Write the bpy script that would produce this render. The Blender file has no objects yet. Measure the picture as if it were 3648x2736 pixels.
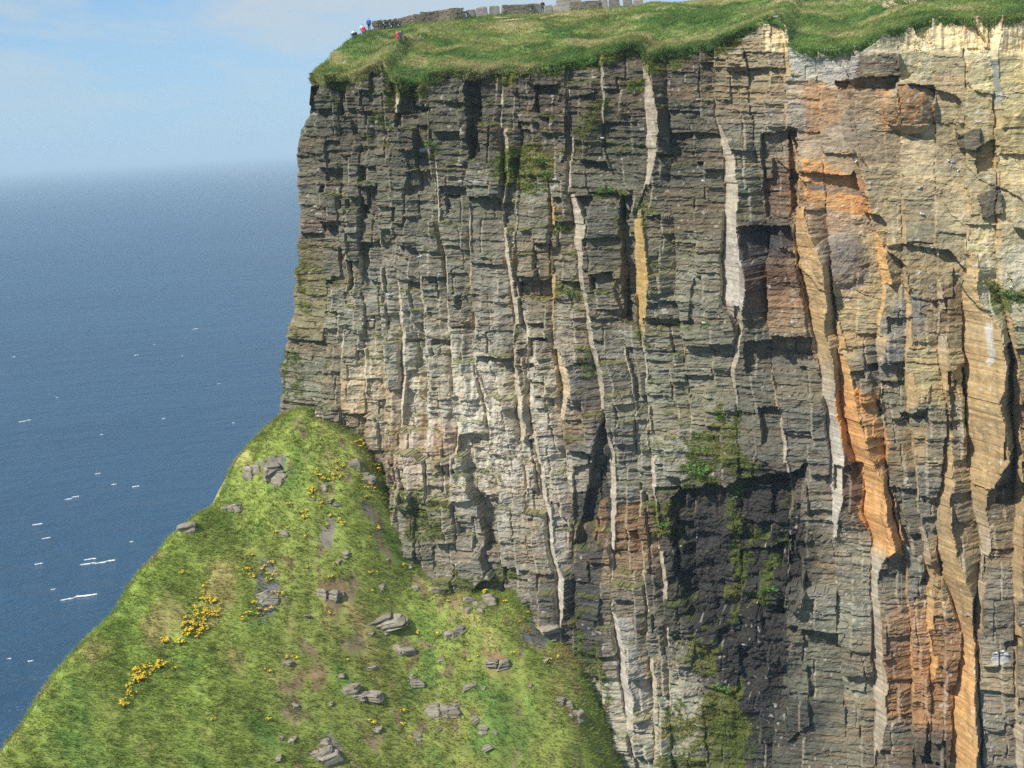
import bpy, bmesh, math, random
import numpy as np
from mathutils import Vector, Matrix
random.seed(7); rng = np.random.default_rng(7)
sc = bpy.context.scene; COL = sc.collection
# ------------------------------------------------------------------ camera, sky, sun, exposure
F, PW, PH = 4560., 3648., 2736.                 # focal length and frame in photo pixels
CAM = np.array([0, 0, 120.])                    # 120 m above the sea
PITCH, ROLL = math.radians(10.9), math.radians(-3.4)
cd = bpy.data.cameras.new('camera'); cam = bpy.data.objects.new('camera', cd); COL.objects.link(cam)
cd.sensor_width = 36.; cd.lens = 36. * F / PW; cd.clip_start = 1.; cd.clip_end = 120000.
_R = Matrix.Rotation(math.pi/2 - PITCH, 3, 'X') @ Matrix.Rotation(ROLL, 3, 'Z')
cam.matrix_world = Matrix.Translation(CAM.tolist()) @ _R.to_4x4()
sc.camera = cam
SUN_EL = math.radians(42.); SUN_H = np.array([-.71, -.70]); SUN_H /= np.linalg.norm(SUN_H)
TO_SUN = Vector((SUN_H[0]*math.cos(SUN_EL), SUN_H[1]*math.cos(SUN_EL), math.sin(SUN_EL)))
sl = bpy.data.lights.new('sun', 'SUN'); sl.energy = 4.4; sl.angle = math.radians(.5); sl.color = (1., .96, .90)
so = bpy.data.objects.new('sun', sl); COL.objects.link(so); so.location = (-60, -60, 300)
so.rotation_euler = TO_SUN.to_track_quat('Z', 'Y').to_euler()
wd = bpy.data.worlds.new('World'); sc.world = wd; wd.use_nodes = True
sc.view_settings.view_transform = 'Standard'; sc.view_settings.look = 'None'
sc.view_settings.exposure = 0.38; sc.view_settings.gamma = 1.; sc.view_settings.use_curve_mapping = False
sc.cycles.use_denoising = False
sc.cycles.max_bounces = 6; sc.cycles.volume_bounces = 0; sc.cycles.sample_clamp_indirect = 3.; sc.cycles.sample_clamp_direct = 6.

class NT:
    """little node-tree helper"""
    def __init__(s, tree): s.t = tree; s.n = tree.nodes; s.l = tree.links
    def new(s, typ, **kw):
        nd = s.n.new(typ)
        for k, v in kw.items():
            if k.startswith('in_'):
                key = k[3:]; key = int(key) if key.isdigit() else key.replace('_', ' ')
                s.put(nd.inputs[key], v)
            else: setattr(nd, k, v)
        return nd
    def put(s, sock, v):
        if isinstance(v, bpy.types.NodeSocket): s.l.new(v, sock)
        else: sock.default_value = v
    def math(s, op, a, b=0., clamp=False):
        nd = s.n.new('ShaderNodeMath'); nd.operation = op; nd.use_clamp = clamp
        s.put(nd.inputs[0], a); s.put(nd.inputs[1], b); return nd.outputs[0]
    def mix(s, f, a, b, mode='MIX'):
        nd = s.n.new('ShaderNodeMix'); nd.data_type = 'RGBA'; nd.blend_type = mode
        s.put(nd.inputs[0], f); s.put(nd.inputs[6], a); s.put(nd.inputs[7], b); return nd.outputs[2]
    def ramp(s, f, lo, hi, a=0., b=1.):
        nd = s.n.new('ShaderNodeMapRange'); s.put(nd.inputs[0], f)
        for i, v in enumerate((lo, hi, a, b)): nd.inputs[1+i].default_value = v
        return nd.outputs[0]
    def noise(s, vec, scale, detail=4., rough=.55, dist=0.):
        nd = s.n.new('ShaderNodeTexNoise'); s.put(nd.inputs['Vector'], vec)
        nd.inputs['Scale'].default_value = scale; nd.inputs['Detail'].default_value = detail
        nd.inputs['Roughness'].default_value = rough; nd.inputs['Distortion'].default_value = dist
        return nd.outputs[0]
    def mapping(s, vec, scale=(1,1,1), rot=(0,0,0), loc=(0,0,0)):
        nd = s.n.new('ShaderNodeMapping'); s.put(nd.inputs[0], vec)
        nd.inputs[1].default_value = loc; nd.inputs[2].default_value = rot; nd.inputs[3].default_value = scale
        return nd.outputs[0]

def build_world():
    t = NT(wd.node_tree); t.n.clear()
    out = t.new('ShaderNodeOutputWorld'); bg = t.new('ShaderNodeBackground'); t.l.new(bg.outputs[0], out.inputs[0])
    sky = t.new('ShaderNodeTexSky'); sky.sky_type = 'NISHITA'; sky.sun_disc = False
    sky.sun_elevation = SUN_EL; sky.sun_rotation = math.atan2(SUN_H[0], SUN_H[1])
    sky.altitude = 120.; sky.air_density = 1.; sky.dust_density = .25; sky.ozone_density = 1.6
    co = t.new('ShaderNodeTexCoord').outputs['Generated']
    sp = t.new('ShaderNodeSeparateXYZ'); t.l.new(co, sp.inputs[0])
    zz = t.math('ADD', t.math('MAXIMUM', sp.outputs[2], 0.), .10)
    cb = t.new('ShaderNodeCombineXYZ'); t.put(cb.inputs[0], t.math('DIVIDE', sp.outputs[0], zz)); t.put(cb.inputs[1], t.math('DIVIDE', sp.outputs[1], zz))
    v = t.mapping(cb.outputs[0], (1.0, .45, 1.), (0, 0, .5), (3.3, 1.7, 0))
    n1 = t.noise(v, .62, 5., .55, .4); n2 = t.noise(v, 2.3, 5., .6, .3)
    cl = t.math('ADD', t.math('MULTIPLY', n1, .75), t.math('MULTIPLY', n2, .25))
    veil = t.ramp(cl, .43, .53, .06, .97)
    veil = t.math('MULTIPLY', veil, t.ramp(sp.outputs[2], .02, .12, .15, 1.))
    white = (5.15, 5.9, 6.45, 1.)
    clear = t.mix(t.ramp(sp.outputs[2], .0, .16, .85, .15), t.mix(1., sky.outputs[0], (.66, .90, 1.18, 1.), 'MULTIPLY'), (3.5, 5.5, 7.7, 1.))
    c = t.mix(veil, clear, white)
    t.put(bg.inputs[0], c); bg.inputs[1].default_value = .085
build_world()

# ------------------------------------------------------------------ photo geometry helpers (V = photo measured on a 2212 px wide print)
KV = PW / 2212.
RM = np.array(_R)
def ray(x, y): return RM @ np.array([(x*KV - PW/2)/F, -(y*KV - PH/2)/F, -1.])
def at_y(x, y, Y): r = ray(x, y); return CAM + r*(Y/r[1])
A = at_y(1070/KV, 400/KV, 178.); _B = at_y(3648/KV, 400/KV, 150.)
CU = (_B - A)[:2]; CU /= np.linalg.norm(CU); NU = np.array([CU[1], -CU[0]])     # along the cliff, and out of it
A2 = A[:2].copy(); ZR, BAT = 134., .08
def on_cliff(x, y, off=0.):
    """point of the battered reference plane of the cliff seen at V(x, y) -> (u, z)"""
    r = ray(x, y); t = ((ZR - CAM[2])*BAT + off - NU @ (CAM[:2] - A2)) / (NU @ r[:2] + BAT*r[2]); P = CAM + r*t
    return CU @ (P[:2] - A2), P[2]
def xyz(u, d, z):
    u, d, z = np.broadcast_arrays(np.asarray(u, float), d, z)
    return np.stack([A2[0] + CU[0]*u + NU[0]*d, A2[1] + CU[1]*u + NU[1]*d, z], -1)

# ------------------------------------------------------------------ numpy noise
def _h(i, j, s):
    x = (i.astype(np.int64)*374761393 + j.astype(np.int64)*668265263 + s*1442695041) & 0xffffffff
    x = ((x ^ (x >> 13))*1274126177) & 0xffffffff; x = ((x ^ (x >> 16))*2246822519) & 0xffffffff
    return ((x ^ (x >> 15)) & 0xffffff)/float(0xffffff)
def hsh(i, j=0, s=0): i, j = np.broadcast_arrays(np.asarray(i), np.asarray(j)); return _h(i, j, s)
def vn(x, y, s=0):
    x, y = np.broadcast_arrays(np.asarray(x, float), np.asarray(y, float))
    i = np.floor(x).astype(np.int64); j = np.floor(y).astype(np.int64); fx = x - i; fy = y - j
    fx = fx*fx*(3-2*fx); fy = fy*fy*(3-2*fy)
    return (_h(i, j, s)*(1-fx) + _h(i+1, j, s)*fx)*(1-fy) + (_h(i, j+1, s)*(1-fx) + _h(i+1, j+1, s)*fx)*fy
def fbm(x, y, s=0, o=4, g=.5):
    a = 1.; t = 0.; n = 0.
    for k in range(o): t = t + a*(vn(x*2**k + 17.3*k, y*2**k - 9.1*k, s+k) - .5); n += a; a *= g
    return t/n*2
def srgb(c):
    c = np.asarray(c, float)/255.; return np.where(c <= .04045, c/12.92, ((c+.055)/1.055)**2.4)
def inpoly(px, py, poly):
    r = np.zeros(px.shape, bool); n = len(poly)
    for k in range(n):
        x0, y0 = poly[k]; x1, y1 = poly[(k+1) % n]
        if y0 == y1: continue
        c = ((y0 > py) != (y1 > py)) & (px < (x1-x0)*(py-y0)/(y1-y0) + x0); r ^= c
    return r

# ------------------------------------------------------------------ mesh helpers
def mesh(name, v, quads=None, tris=None, cols=None, mats=(), smooth=False, midx=None):
    v = np.asarray(v, np.float32); me = bpy.data.meshes.new(name)
    q = np.zeros((0, 4), np.int32) if quads is None else np.asarray(quads, np.int32).reshape(-1, 4)
    t = np.zeros((0, 3), np.int32) if tris is None else np.asarray(tris, np.int32).reshape(-1, 3)
    me.vertices.add(len(v)); me.vertices.foreach_set('co', v.ravel())
    nl = q.size + t.size; me.loops.add(nl); me.loops.foreach_set('vertex_index', np.concatenate([q.ravel(), t.ravel()]))
    me.polygons.add(len(q) + len(t))
    st = np.concatenate([np.arange(len(q))*4, q.size + np.arange(len(t))*3]).astype(np.int32)
    me.polygons.foreach_set('loop_start', st)
    if midx is not None: me.polygons.foreach_set('material_index', np.asarray(midx, np.int32))
    me.polygons.foreach_set('use_smooth', np.full(len(q)+len(t), smooth))
    if cols is not None:
        c = np.ones((len(v), 4), np.float32); c[:, :cols.shape[1]] = cols
        a = me.attributes.new('Col', 'FLOAT_COLOR', 'POINT'); a.data.foreach_set('color', c.ravel())
    me.update(calc_edges=True)
    for m in mats: me.materials.append(m)
    return me
def obj(name, me, parent=None, loc=None, **props):
    o = bpy.data.objects.new(name, me); COL.objects.link(o)
    if parent is not None: o.parent = parent
    if loc is not None: o.location = loc
    for k, v in props.items(): o[k] = v
    return o
def tag(o, label, cat, group=None):
    o['label'] = label; o['category'] = cat
    if group: o['group'] = group
    return o
def grid_quads(nr, nc):
    i = np.arange(nr-1)[:, None]*nc + np.arange(nc-1)[None, :]
    return np.stack([i, i+1, i+nc+1, i+nc], -1)

# ------------------------------------------------------------------ materials
def mat(name): m = bpy.data.materials.new(name); m.use_nodes = True; t = NT(m.node_tree); return m, t, t.n['Principled BSDF']
def rock_material(name='layered_sandstone', flat=None):
    m, t, p = mat(name)
    pos = t.new('ShaderNodeNewGeometry').outputs['Position']
    if flat is None:
        at = t.new('ShaderNodeAttribute', attribute_name='Col'); col = at.outputs['Color']; wet = at.outputs['Alpha']
    else: col = (*flat, 1.); wet = 0.
    lay = t.mapping(pos, (.35, .35, 3.2)); n1 = t.noise(lay, 1.1, 6., .65)
    n2 = t.noise(pos, 1.7, 6., .7); n3 = t.noise(pos, .22, 3.)
    f = t.math('MULTIPLY', t.ramp(n1, .25, .75, .66, 1.3), t.ramp(n2, .25, .75, .66, 1.32))
    c = t.mix(1., col, f, 'MULTIPLY')
    c = t.mix(t.ramp(n3, .45, .75, 0., .12), c, t.mix(1., c, (1.25, .92, .68, 1), 'MULTIPLY'))
    li = t.noise(pos, 3.1, 3., .6)                                      # pale lichen and fresh chips
    c = t.mix(t.ramp(li, .66, .72, 0., .5), c, (.42, .41, .36, 1))
    t.put(p.inputs['Base Color'], c)
    t.put(p.inputs['Roughness'], t.ramp(wet, 0., 1., .92, .38)); p.inputs['Specular IOR Level'].default_value = .3
    st = t.math('LESS_THAN', wet, -.5); grain = t.noise(t.mapping(pos, (1.6, 1.6, .22)), 1.6, 5., .65)
    hh = t.new('ShaderNodeMix'); t.put(hh.inputs[0], st); t.put(hh.inputs[2], t.noise(lay, 2.6, 5., .7)); t.put(hh.inputs[3], grain)
    b1 = t.new('ShaderNodeBump', in_Strength=.8, in_Distance=.11); t.put(b1.inputs['Height'], hh.outputs[0])
    b2 = t.new('ShaderNodeBump', in_Strength=.6, in_Distance=.12); t.put(b2.inputs['Height'], n2); t.put(b2.inputs['Normal'], b1.outputs[0])
    t.put(p.inputs['Normal'], b2.outputs[0]); return m
def plain(name, rgb, rough=.85, var=.25, scale=3.):
    m, t, p = mat(name); co = t.new('ShaderNodeTexCoord').outputs['Object']
    c = t.mix(1., (*rgb, 1), t.ramp(t.noise(co, scale, 4.), .25, .75, 1-var, 1+var), 'MULTIPLY')
    t.put(p.inputs['Base Color'], c); p.inputs['Roughness'].default_value = rough; p.inputs['Specular IOR Level'].default_value = .25; return m
def vert_material(name, var=.22, scale=1.5, transl=0.):
    m, t, p = mat(name); col = t.new('ShaderNodeAttribute', attribute_name='Col').outputs['Color']
    pos = t.new('ShaderNodeNewGeometry').outputs['Position']
    c = t.mix(1., col, t.ramp(t.noise(pos, scale, 5., .6), .25, .75, 1-var, 1+var), 'MULTIPLY')
    t.put(p.inputs['Base Color'], c); p.inputs['Roughness'].default_value = .8; p.inputs['Specular IOR Level'].default_value = .15
    if transl:
        tr = t.new('ShaderNodeBsdfTranslucent'); t.put(tr.inputs[0], c); mx = t.new('ShaderNodeMixShader', in_0=transl)
        t.l.new(p.outputs[0], mx.inputs[1]); t.l.new(tr.outputs[0], mx.inputs[2]); t.l.new(mx.outputs[0], t.n['Material Output'].inputs[0])
    return m
ROCK = rock_material(); GROUND = vert_material('turf_ground', .3, .8); GRASS = vert_material('grass_blades', .15, .4, .45)

# ================================================================== SEA
def build_sea():
    m, t, p = mat('atlantic_water')
    pos = t.new('ShaderNodeNewGeometry').outputs['Position']
    w0 = t.mapping(pos, (.40, 1., 1.), (0, 0, -.22))
    sw = t.noise(w0, .045, 3., .5); ch = t.noise(w0, .16, 5., .62, .3); rp = t.noise(t.mapping(pos, (.6, 1., 1.), (0, 0, -.1)), .7, 4., .65)
    patch = t.noise(t.mapping(pos, (.5, 1., 1.)), .004, 4.)
    c = t.mix(t.ramp(patch, .3, .7), (.014, .055, .108, 1), (.021, .074, .135, 1))
    t.put(p.inputs['Base Color'], c); p.inputs['Roughness'].default_value = .30; p.inputs['IOR'].default_value = 1.33
    b0 = t.new('ShaderNodeBump', in_Strength=1., in_Distance=5.); t.put(b0.inputs['Height'], sw)
    b1 = t.new('ShaderNodeBump', in_Strength=1., in_Distance=3.2); t.put(b1.inputs['Height'], ch); t.put(b1.inputs['Normal'], b0.outputs[0])
    b2 = t.new('ShaderNodeBump', in_Strength=1., in_Distance=.5); t.put(b2.inputs['Height'], rp); t.put(b2.inputs['Normal'], b1.outputs[0])
    t.put(p.inputs['Normal'], b2.outputs[0])
    S = 42000.
    v = [(-S, -S, 0), (S, -S, 0), (S, S, 0), (-S, S, 0)]
    sea = obj('sea', mesh('sea', v, quads=[(0, 1, 2, 3)], mats=[m]), kind='structure')
    foam = plain('sea_foam', (.80, .84, .86), .7, .1, 2.)
    caps = [(150,1293,60),(130,1298,30),(205,1218,44),(172,1222,34),(182,1211,26),(90,1165,20),(75,1220,18),(155,1075,16),(285,1053,16),(205,1025,12),(40,912,28),
            (415,712,14),(25,772,9),(290,768,9),(70,1135,22),(140,1080,16),(240,1048,12),(15,1425,9),(110,1275,10),(390,770,6),(60,1430,12),(330,745,6),(120,860,7),(215,940,8),(350,905,7),(280,1172,8),(470,830,6),(500,915,7)]
    for x, y, w in caps:
        P = at_z(x, y, 0.); Q = at_z(x+w, y - w*.16, 0.); L = np.linalg.norm(Q-P); d = (Q-P)/L; s = np.array([-d[1], d[0], 0])
        n = 16; vs = []; q = []
        for k in range(n+1):
            f = k/n; hw = L*.06*math.sin(math.pi*f)**.7*(0.35 + random.random()); c = d*(f-.5)*L + s*L*.07*(fbm(np.array([f*3.]), np.array([x*.1]), 5)[0])*2
            vs += [c + s*hw*(.4+random.random()), c + np.array([0, 0, .22 + .1*random.random()]), c - s*hw*(.4 + random.random())]
            if k:
                a = 3*(k-1); q += [(a, a+1, a+4, a+3), (a+1, a+2, a+5, a+4)]
        vs = np.array(vs); vs[:, 2] += .06
        obj('whitecap', mesh('whitecap', vs, quads=q, mats=[foam]), sea, tuple((P+Q)/2))
def at_z(x, y, z): r = ray(x, y); return CAM + r*((z - CAM[2])/r[2])
build_sea()

# ================================================================== CLIFF
DZ = .13
UG = np.arange(-14., 97., DZ); ZG = np.arange(35., 138.5, DZ)
U, Z = np.meshgrid(UG, ZG)                                       # rows = z, columns = u
NZ, NC = U.shape
_q = xyz(U, BAT*(ZR - Z), Z) - CAM                               # where the reference plane lies in the photo
_l = _q @ RM; VX = (_l[..., 0]/-_l[..., 2]*F + PW/2)/KV; VY = (-_l[..., 1]/-_l[..., 2]*F + PH/2)/KV
DIP = .085                                                       # the beds dip gently along the face
BED = Z + DIP*U
# top edge of the rock, left corner of the headland, both traced
EDGE = [(655,158),(700,170),(740,165),(800,150),(835,128),(850,165),(900,175),(960,152),(1000,152),(1040,150),(1100,145),(1180,140),(1230,130),(1290,120),(1340,95),(1380,92),(1398,122),(1420,112),(1480,105),(1540,95),(1600,65),(1640,47),(1680,38),(1700,60),(1705,95),(1740,107),(1800,112),(1860,97),(1910,76),(1960,55),(2010,41),(2100,38),(2212,35),(2300,30)]
_e = np.array([on_cliff(*p) for p in EDGE]); ZE = np.interp(UG, _e[:, 0], _e[:, 1])
ZE = ZE + .25*fbm(UG*.9, UG*0, 31)
LEFT = [(655,150),(657,175),(665,230),(640,285),(637,360),(642,480),(628,540),(626,650),(612,740),(597,770),(594,860),(584,925),(575,960)]
_f = np.array([on_cliff(*p) for p in LEFT]); UL = np.interp(ZG, _f[::-1, 1], _f[::-1, 0]) + .35*fbm(ZG*.7, ZG*0, 33)
# vertical joints, traced top to bottom: (x, y, visible width of the pale joint face, its colour)
P_, Y_, T_, O_, W_, G_ = 'pytowg'
JOINTS = [
 [(688,170,0),(690,400,0),(700,640,3,P_),(690,930,0)],
 [(735,170,0),(738,420,3,P_),(745,600,6,P_),(735,760,8,P_),(740,920,4,P_)],
 [(775,160,0),(778,420,0),(775,620,4,P_),(785,760,8,P_),(790,930,6,P_)],
 [(806,130,0),(816,440,2,P_),(822,640,10,P_),(830,900,6,P_),(840,1050,0),(860,1300,0)],
 [(848,192,22,P_),(855,235,12,P_),(857,300,0),(858,600,3,P_),(862,660,20,P_),(866,800,18,P_),(862,900,8,P_),(875,1080,5,P_),(900,1300,0)],
 [(898,180,0),(905,480,3,P_),(908,620,6,P_),(915,720,14,P_),(920,860,8,P_),(930,1000,6,P_),(960,1300,0)],
 [(930,200,0),(945,480,9,P_),(958,560,11,P_),(966,660,9,P_),(975,800,16,P_),(985,920,14,P_),(980,1010,10,P_),(1010,1300,0)],
 [(1036,170,0),(1008,392,0),(1010,520,8,P_),(1018,640,9,Y_),(1030,800,10,P_),(1050,900,14,P_),(1070,1030,12,P_),(1090,1300,0)],
 [(1078,180,0),(1080,318,22,P_),(1086,362,14,P_),(1080,460,8,P_),(1090,560,28,P_),(1105,640,26,P_),(1112,700,12,P_),(1108,800,16,P_),(1118,920,16,P_),(1130,1020,12,P_),(1150,1300,0)],
 [(1120,200,0),(1122,500,0),(1130,690,12,P_),(1138,790,16,P_),(1142,850,14,P_),(1155,950,12,P_),(1170,1040,14,P_),(1180,1150,20,W_),(1200,1240,22,W_),(1215,1420,0)],
 [(1150,170,0),(1185,395,3,Y_),(1187,450,9,Y_),(1192,600,11,Y_),(1195,740,14,Y_),(1208,840,26,Y_),(1212,900,12,P_),(1222,1000,12,P_),(1245,1200,0),(1260,1659,0)],
 [(1222,150,3,P_),(1224,400,12,P_),(1232,470,26,P_),(1244,560,28,P_),(1260,640,20,P_),(1270,740,16,P_),(1292,830,16,P_),(1305,920,14,P_),(1318,1010,16,P_),(1318,1150,10,W_),(1322,1320,16,W_),(1330,1400,24,W_),(1342,1500,26,W_),(1350,1570,16,W_),(1370,1659,10,P_)],
 [(1295,140,8,P_),(1300,330,4,P_),(1338,430,0),(1345,640,0),(1350,760,5,P_),(1372,900,4,P_),(1378,1100,6,P_),(1395,1300,6,P_),(1410,1560,12,P_)],
 [(1386,96,16,P_),(1388,250,26,P_),(1395,330,22,P_),(1385,440,8,P_),(1367,480,34,Y_),(1369,600,38,Y_),(1379,690,20,Y_),(1388,760,5,P_),(1400,900,5,P_),(1408,1050,8,P_),(1430,1250,10,P_),(1445,1500,5,P_),(1455,1659,0)],
 [(1440,110,0),(1450,420,0),(1468,700,0),(1474,730,3,T_),(1486,850,3,T_),(1490,1000,5,P_),(1500,1300,0),(1530,1659,0)],
 [(1542,100,0),(1540,250,5,P_),(1556,300,20,P_),(1562,430,30,P_),(1556,550,46,W_),(1558,655,46,W_),(1592,700,14,P_),(1578,800,8,P_),(1588,880,4,P_),(1600,1100,0),(1590,1659,0)],
 [(1608,70,0),(1625,300,0),(1655,480,0),(1662,740,0),(1668,830,6,T_),(1690,960,6,P_),(1705,1100,6,P_),(1690,1350,0),(1665,1659,0)],
 [(1690,60,10,T_),(1700,280,4,T_),(1718,380,8,O_),(1716,440,12,O_),(1712,500,24,T_),(1720,570,46,T_),(1738,650,50,T_),(1762,745,44,T_),(1776,840,26,P_),(1788,950,22,W_),(1796,1080,18,W_),(1800,1200,8,W_),(1815,1400,4,P_),(1830,1659,0)],
 [(1760,110,10,P_),(1775,300,0),(1790,520,0),(1805,700,8,T_),(1812,830,24,O_),(1830,960,30,O_),(1866,1040,30,O_),(1862,1110,45,O_),(1885,1170,40,O_),(1880,1210,18,P_),(1880,1300,24,P_),(1886,1450,28,P_),(1890,1580,22,P_),(1885,1659,10,P_)],
 [(1840,120,0),(1850,300,0),(1880,480,6,O_),(1897,560,14,O_),(1903,640,14,O_),(1890,720,14,T_),(1898,830,6,P_),(1915,1000,4,O_),(1950,1190,8,T_),(1962,1300,5,O_),(1970,1500,4,O_),(1975,1659,0)],
 [(1940,120,0),(1945,300,0),(1950,500,6,T_),(1955,700,10,T_),(1955,850,18,T_),(1968,920,12,T_),(1975,1000,14,T_),(1985,1100,8,P_),(2000,1240,10,T_),(2005,1400,12,O_),(2012,1500,6,O_),(2010,1659,0)],
 [(2010,100,0),(2020,300,0),(2020,520,4,T_),(2025,700,14,P_),(2030,800,22,T_),(2045,900,6,T_),(2035,1020,26,T_),(2020,1120,42,T_),(2025,1210,60,T_),(2060,1310,30,T_),(2080,1400,20,O_),(2062,1480,36,O_),(2056,1560,44,O_),(2046,1659,40,O_)],
 [(2080,80,0),(2085,280,3,T_),(2088,480,6,T_),(2078,640,30,T_),(2082,760,78,T_),(2086,960,74,T_),(2100,1060,30,T_),(2120,1200,10,P_),(2108,1320,14,T_),(2118,1500,6,P_),(2125,1659,0)],
 [(2135,110,16,G_),(2145,200,22,P_),(2150,350,10,T_),(2155,600,5,T_),(2190,780,6,T_),(2195,1000,14,T_),(2190,1200,12,T_),(2190,1450,14,T_),(2195,1659,10,P_)],
 [(2250,60,0),(2260,700,20,T_),(2260,1659,10,T_)],
 [(2300,60,0),(2310,700,20,T_),(2310,1659,10,T_)],
]
PALE = {'p': srgb((184,172,150)), 'y': srgb((188,158,98)), 't': srgb((176,148,104)), 'o': srgb((204,158,98)), 'w': srgb((204,196,180)), 'g': srgb((146,150,144))}
def joint_tables():
    UJ, WJ, CJ = [], [], []
    for J in JOINTS:
        pts = [(on_cliff(p[0], p[1]), p) for p in J]
        zs = np.array([q[0][1] for q in pts])[::-1]; us = np.array([q[0][0] for q in pts])[::-1]; ws = np.array([q[1][2] for q in pts], float)[::-1]/15.8
        UJ.append(np.interp(ZG, zs, us)); WJ.append(np.interp(ZG, zs, ws))
        cc = np.array([PALE[q[1][3] if len(q[1]) > 3 else 'p'] for q in pts])[::-1]
        CJ.append(np.stack([np.interp(ZG, zs, cc[:, k]) for k in range(3)], -1))
    UJ = np.array(UJ); k = np.arange(len(UJ))[:, None]
    UJ = UJ + .22*fbm(ZG[None, :]*.45 + k*7, k*3.1, 41) + .13*(hsh(np.floor(ZG[None, :]/1.7 + k*.37).astype(int), k, 42) - .5)*2 + .03*(hsh(np.floor(ZG[None, :]/.45).astype(int), k, 43) - .5)*2
    for i in range(1, len(UJ)): UJ[i] = np.maximum(UJ[i], UJ[i-1] + .7)
    return UJ, np.array(WJ), np.array(CJ)
UJ, WJ, CJ = joint_tables(); NJ = len(UJ)
# rows of blocks: bedding breaks, different for every column
CID = np.full(U.shape, -1, np.int32)
for k in range(NJ): CID[U >= UJ[k][:, None]] = k
CID += 1                                                          # 0 = left of the first joint
BRK = np.zeros(U.shape, np.int32); BLK_H = np.zeros(U.shape)
for k in range(NJ+1):
    lo, bs = 28., []
    while lo < 150.:
        lo += 3.4 + 7.5*random.random()**1.3; bs.append(lo)
    m = CID == k; wob = .25*fbm(U[m]*.6, BED[m]*.1, 51+k)
    BRK[m] = np.searchsorted(np.array(bs), BED[m] + wob)
CELL = CID*64 + BRK
hb = lambda s: hsh(CID, BRK, s)
# ---- depth, metres out of the reference plane
D = BAT*(ZR - Z)
strip = np.zeros(U.shape); SC = np.zeros(U.shape + (3,))
for k in range(NJ):
    nx = UJ[k+1] if k+1 < NJ else UJ[k] + 5.
    t = U - UJ[k][:, None]; gap = np.maximum(nx - UJ[k], .7)[:, None]; m = (t >= 0) & (t < gap)
    w = np.maximum(np.minimum(WJ[k][:, None]*np.clip(.55 + 1.0*vn(BED*.16, k*5.3, 61) + .04*(hsh(np.floor(BED/.7).astype(int), k, 63)-.5), .3, 1.7), gap*.8), .10) + 0*t
    gate = np.where((WJ[k][:, None] < 1.0) & (hsh(np.floor(BED/3.1 + k*.4).astype(int), k, 64) < .38), .3, 1.); w = np.maximum(w*gate, .1)
    s = w*1.35 + np.where(w > .3, .12, .10 + .55*hb(62)**2)
    dd = np.where(t < w, s*t/w, s*(1 - (t-w)/(gap-w+1e-6)))
    D[m] += (dd - .35*s)[m]
    sm = m & (t < w*1.02) & (w > .16); strip[sm] = 1.; SC[sm] = np.broadcast_to(CJ[k][:, None, :], SC.shape)[sm]
# second, finer set of joints inside the columns
def facets(su, sz, sd, tilt):
    """irregular fracture facets: nearest-seed cells, each a tilted plane -> (depth, cell hash)"""
    x = U/su + .35*fbm(U*.9/su, BED*.9/sz, sd, 3); y = BED/sz + .2*fbm(U*.8/su, BED*.8/sz, sd+3, 3)
    i0 = np.floor(x).astype(int); j0 = np.floor(y).astype(int); best = np.full(U.shape, 9.); dep = np.zeros(U.shape); hh = np.zeros(U.shape)
    for a in (-1, 0, 1):
        for b in (-1, 0, 1):
            i = i0+a; j = j0+b; dx = x - i - .15 - .7*_h(i, j, sd+5); dy = y - j - .15 - .7*_h(i, j, sd+6); r = np.maximum(np.abs(dx), np.abs(dy)*.9) + .25*np.abs(dx+dy*.3); m = r < best
            best[m] = r[m]; h = _h(i, j, sd+7); hh[m] = h[m]
            q = (h - .5)*2 - tilt*dx*(.2 + 1.6*_h(i, j, sd+8)) + tilt*dy*(_h(i, j, sd+9) - .35)*1.6; dep[m] = q[m]
    return dep, hh
# split every column once more, with its own ledges: crisp steps
EDGE2 = np.zeros(U.shape); SUB = np.zeros(U.shape, np.int32); SBRK = np.zeros(U.shape, np.int32)
for k in range(NJ-1):
    gap = (UJ[k+1] - UJ[k])[:, None]; t = U - UJ[k][:, None]; m = (t >= 0) & (t < gap); fr = .30 + .45*hsh(np.floor(BED/4.7 + .6*k + .15*fbm(U*.3, BED*.1, 775)).astype(int), k, 771)
    right = m & (t > fr*gap) & (gap > 1.8); SUB[right] = 1
    s2 = .15 + .5*hsh(np.floor(BED/2.6).astype(int), k, 772); t2 = t - fr*gap; w2 = .14 + .35*s2; EDGE2[right & (t2 < w2)] = 1.
    D[right] += (s2*np.where(t2 < w2, t2/w2, 1 - (t2-w2)/((1-fr)*gap-w2+.01)) )[right]*(1 - .7*np.clip((VX-1640)/120, 0, 1)*np.clip((760-VY)/150, 0, 1))[right]
    for sd in (0, 1):
        lo, bs = 25.+2*random.random(), []
        while lo < 152.: lo += 1.7 + 5.*random.random()**1.4; bs.append(lo)
        mm = m & (SUB == sd); SBRK[mm] = np.searchsorted(np.array(bs), BED[mm] + .1*fbm(U[mm]*.8, BED[mm]*.1, 773))
hsb = hsh(CID*2 + SUB, SBRK, 774)
f1, h1 = facets(2.3, 2.6, 700, .9); f2, hs = facets(2.1, .55, 730, .8); fb, h3 = facets(6.5, 5., 760, 1.3)
calm = np.clip((VX - 1640)/120, 0, 1)*np.clip((760 - VY)/150, 0, 1)          # smooth tan faces on the upper right
worn = np.exp(-((VX-1020)/260)**2 - ((VY-880)/230)**2)                          # worn pale zone
rough = np.clip(np.exp(-((VX-1580)/170)**4 - ((VY-1270)/260)**4), 0, 1)          # wet alcove
ns = 1 - strip
topz = np.clip((385-VY)/60, 0, 1)*np.clip((1560-VX)/60, 0, 1); midz = np.clip((VY-360)/30, 0, 1)*np.clip((720-VY)/60, 0, 1)*np.clip((1320-VX)/60, 0, 1)
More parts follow.
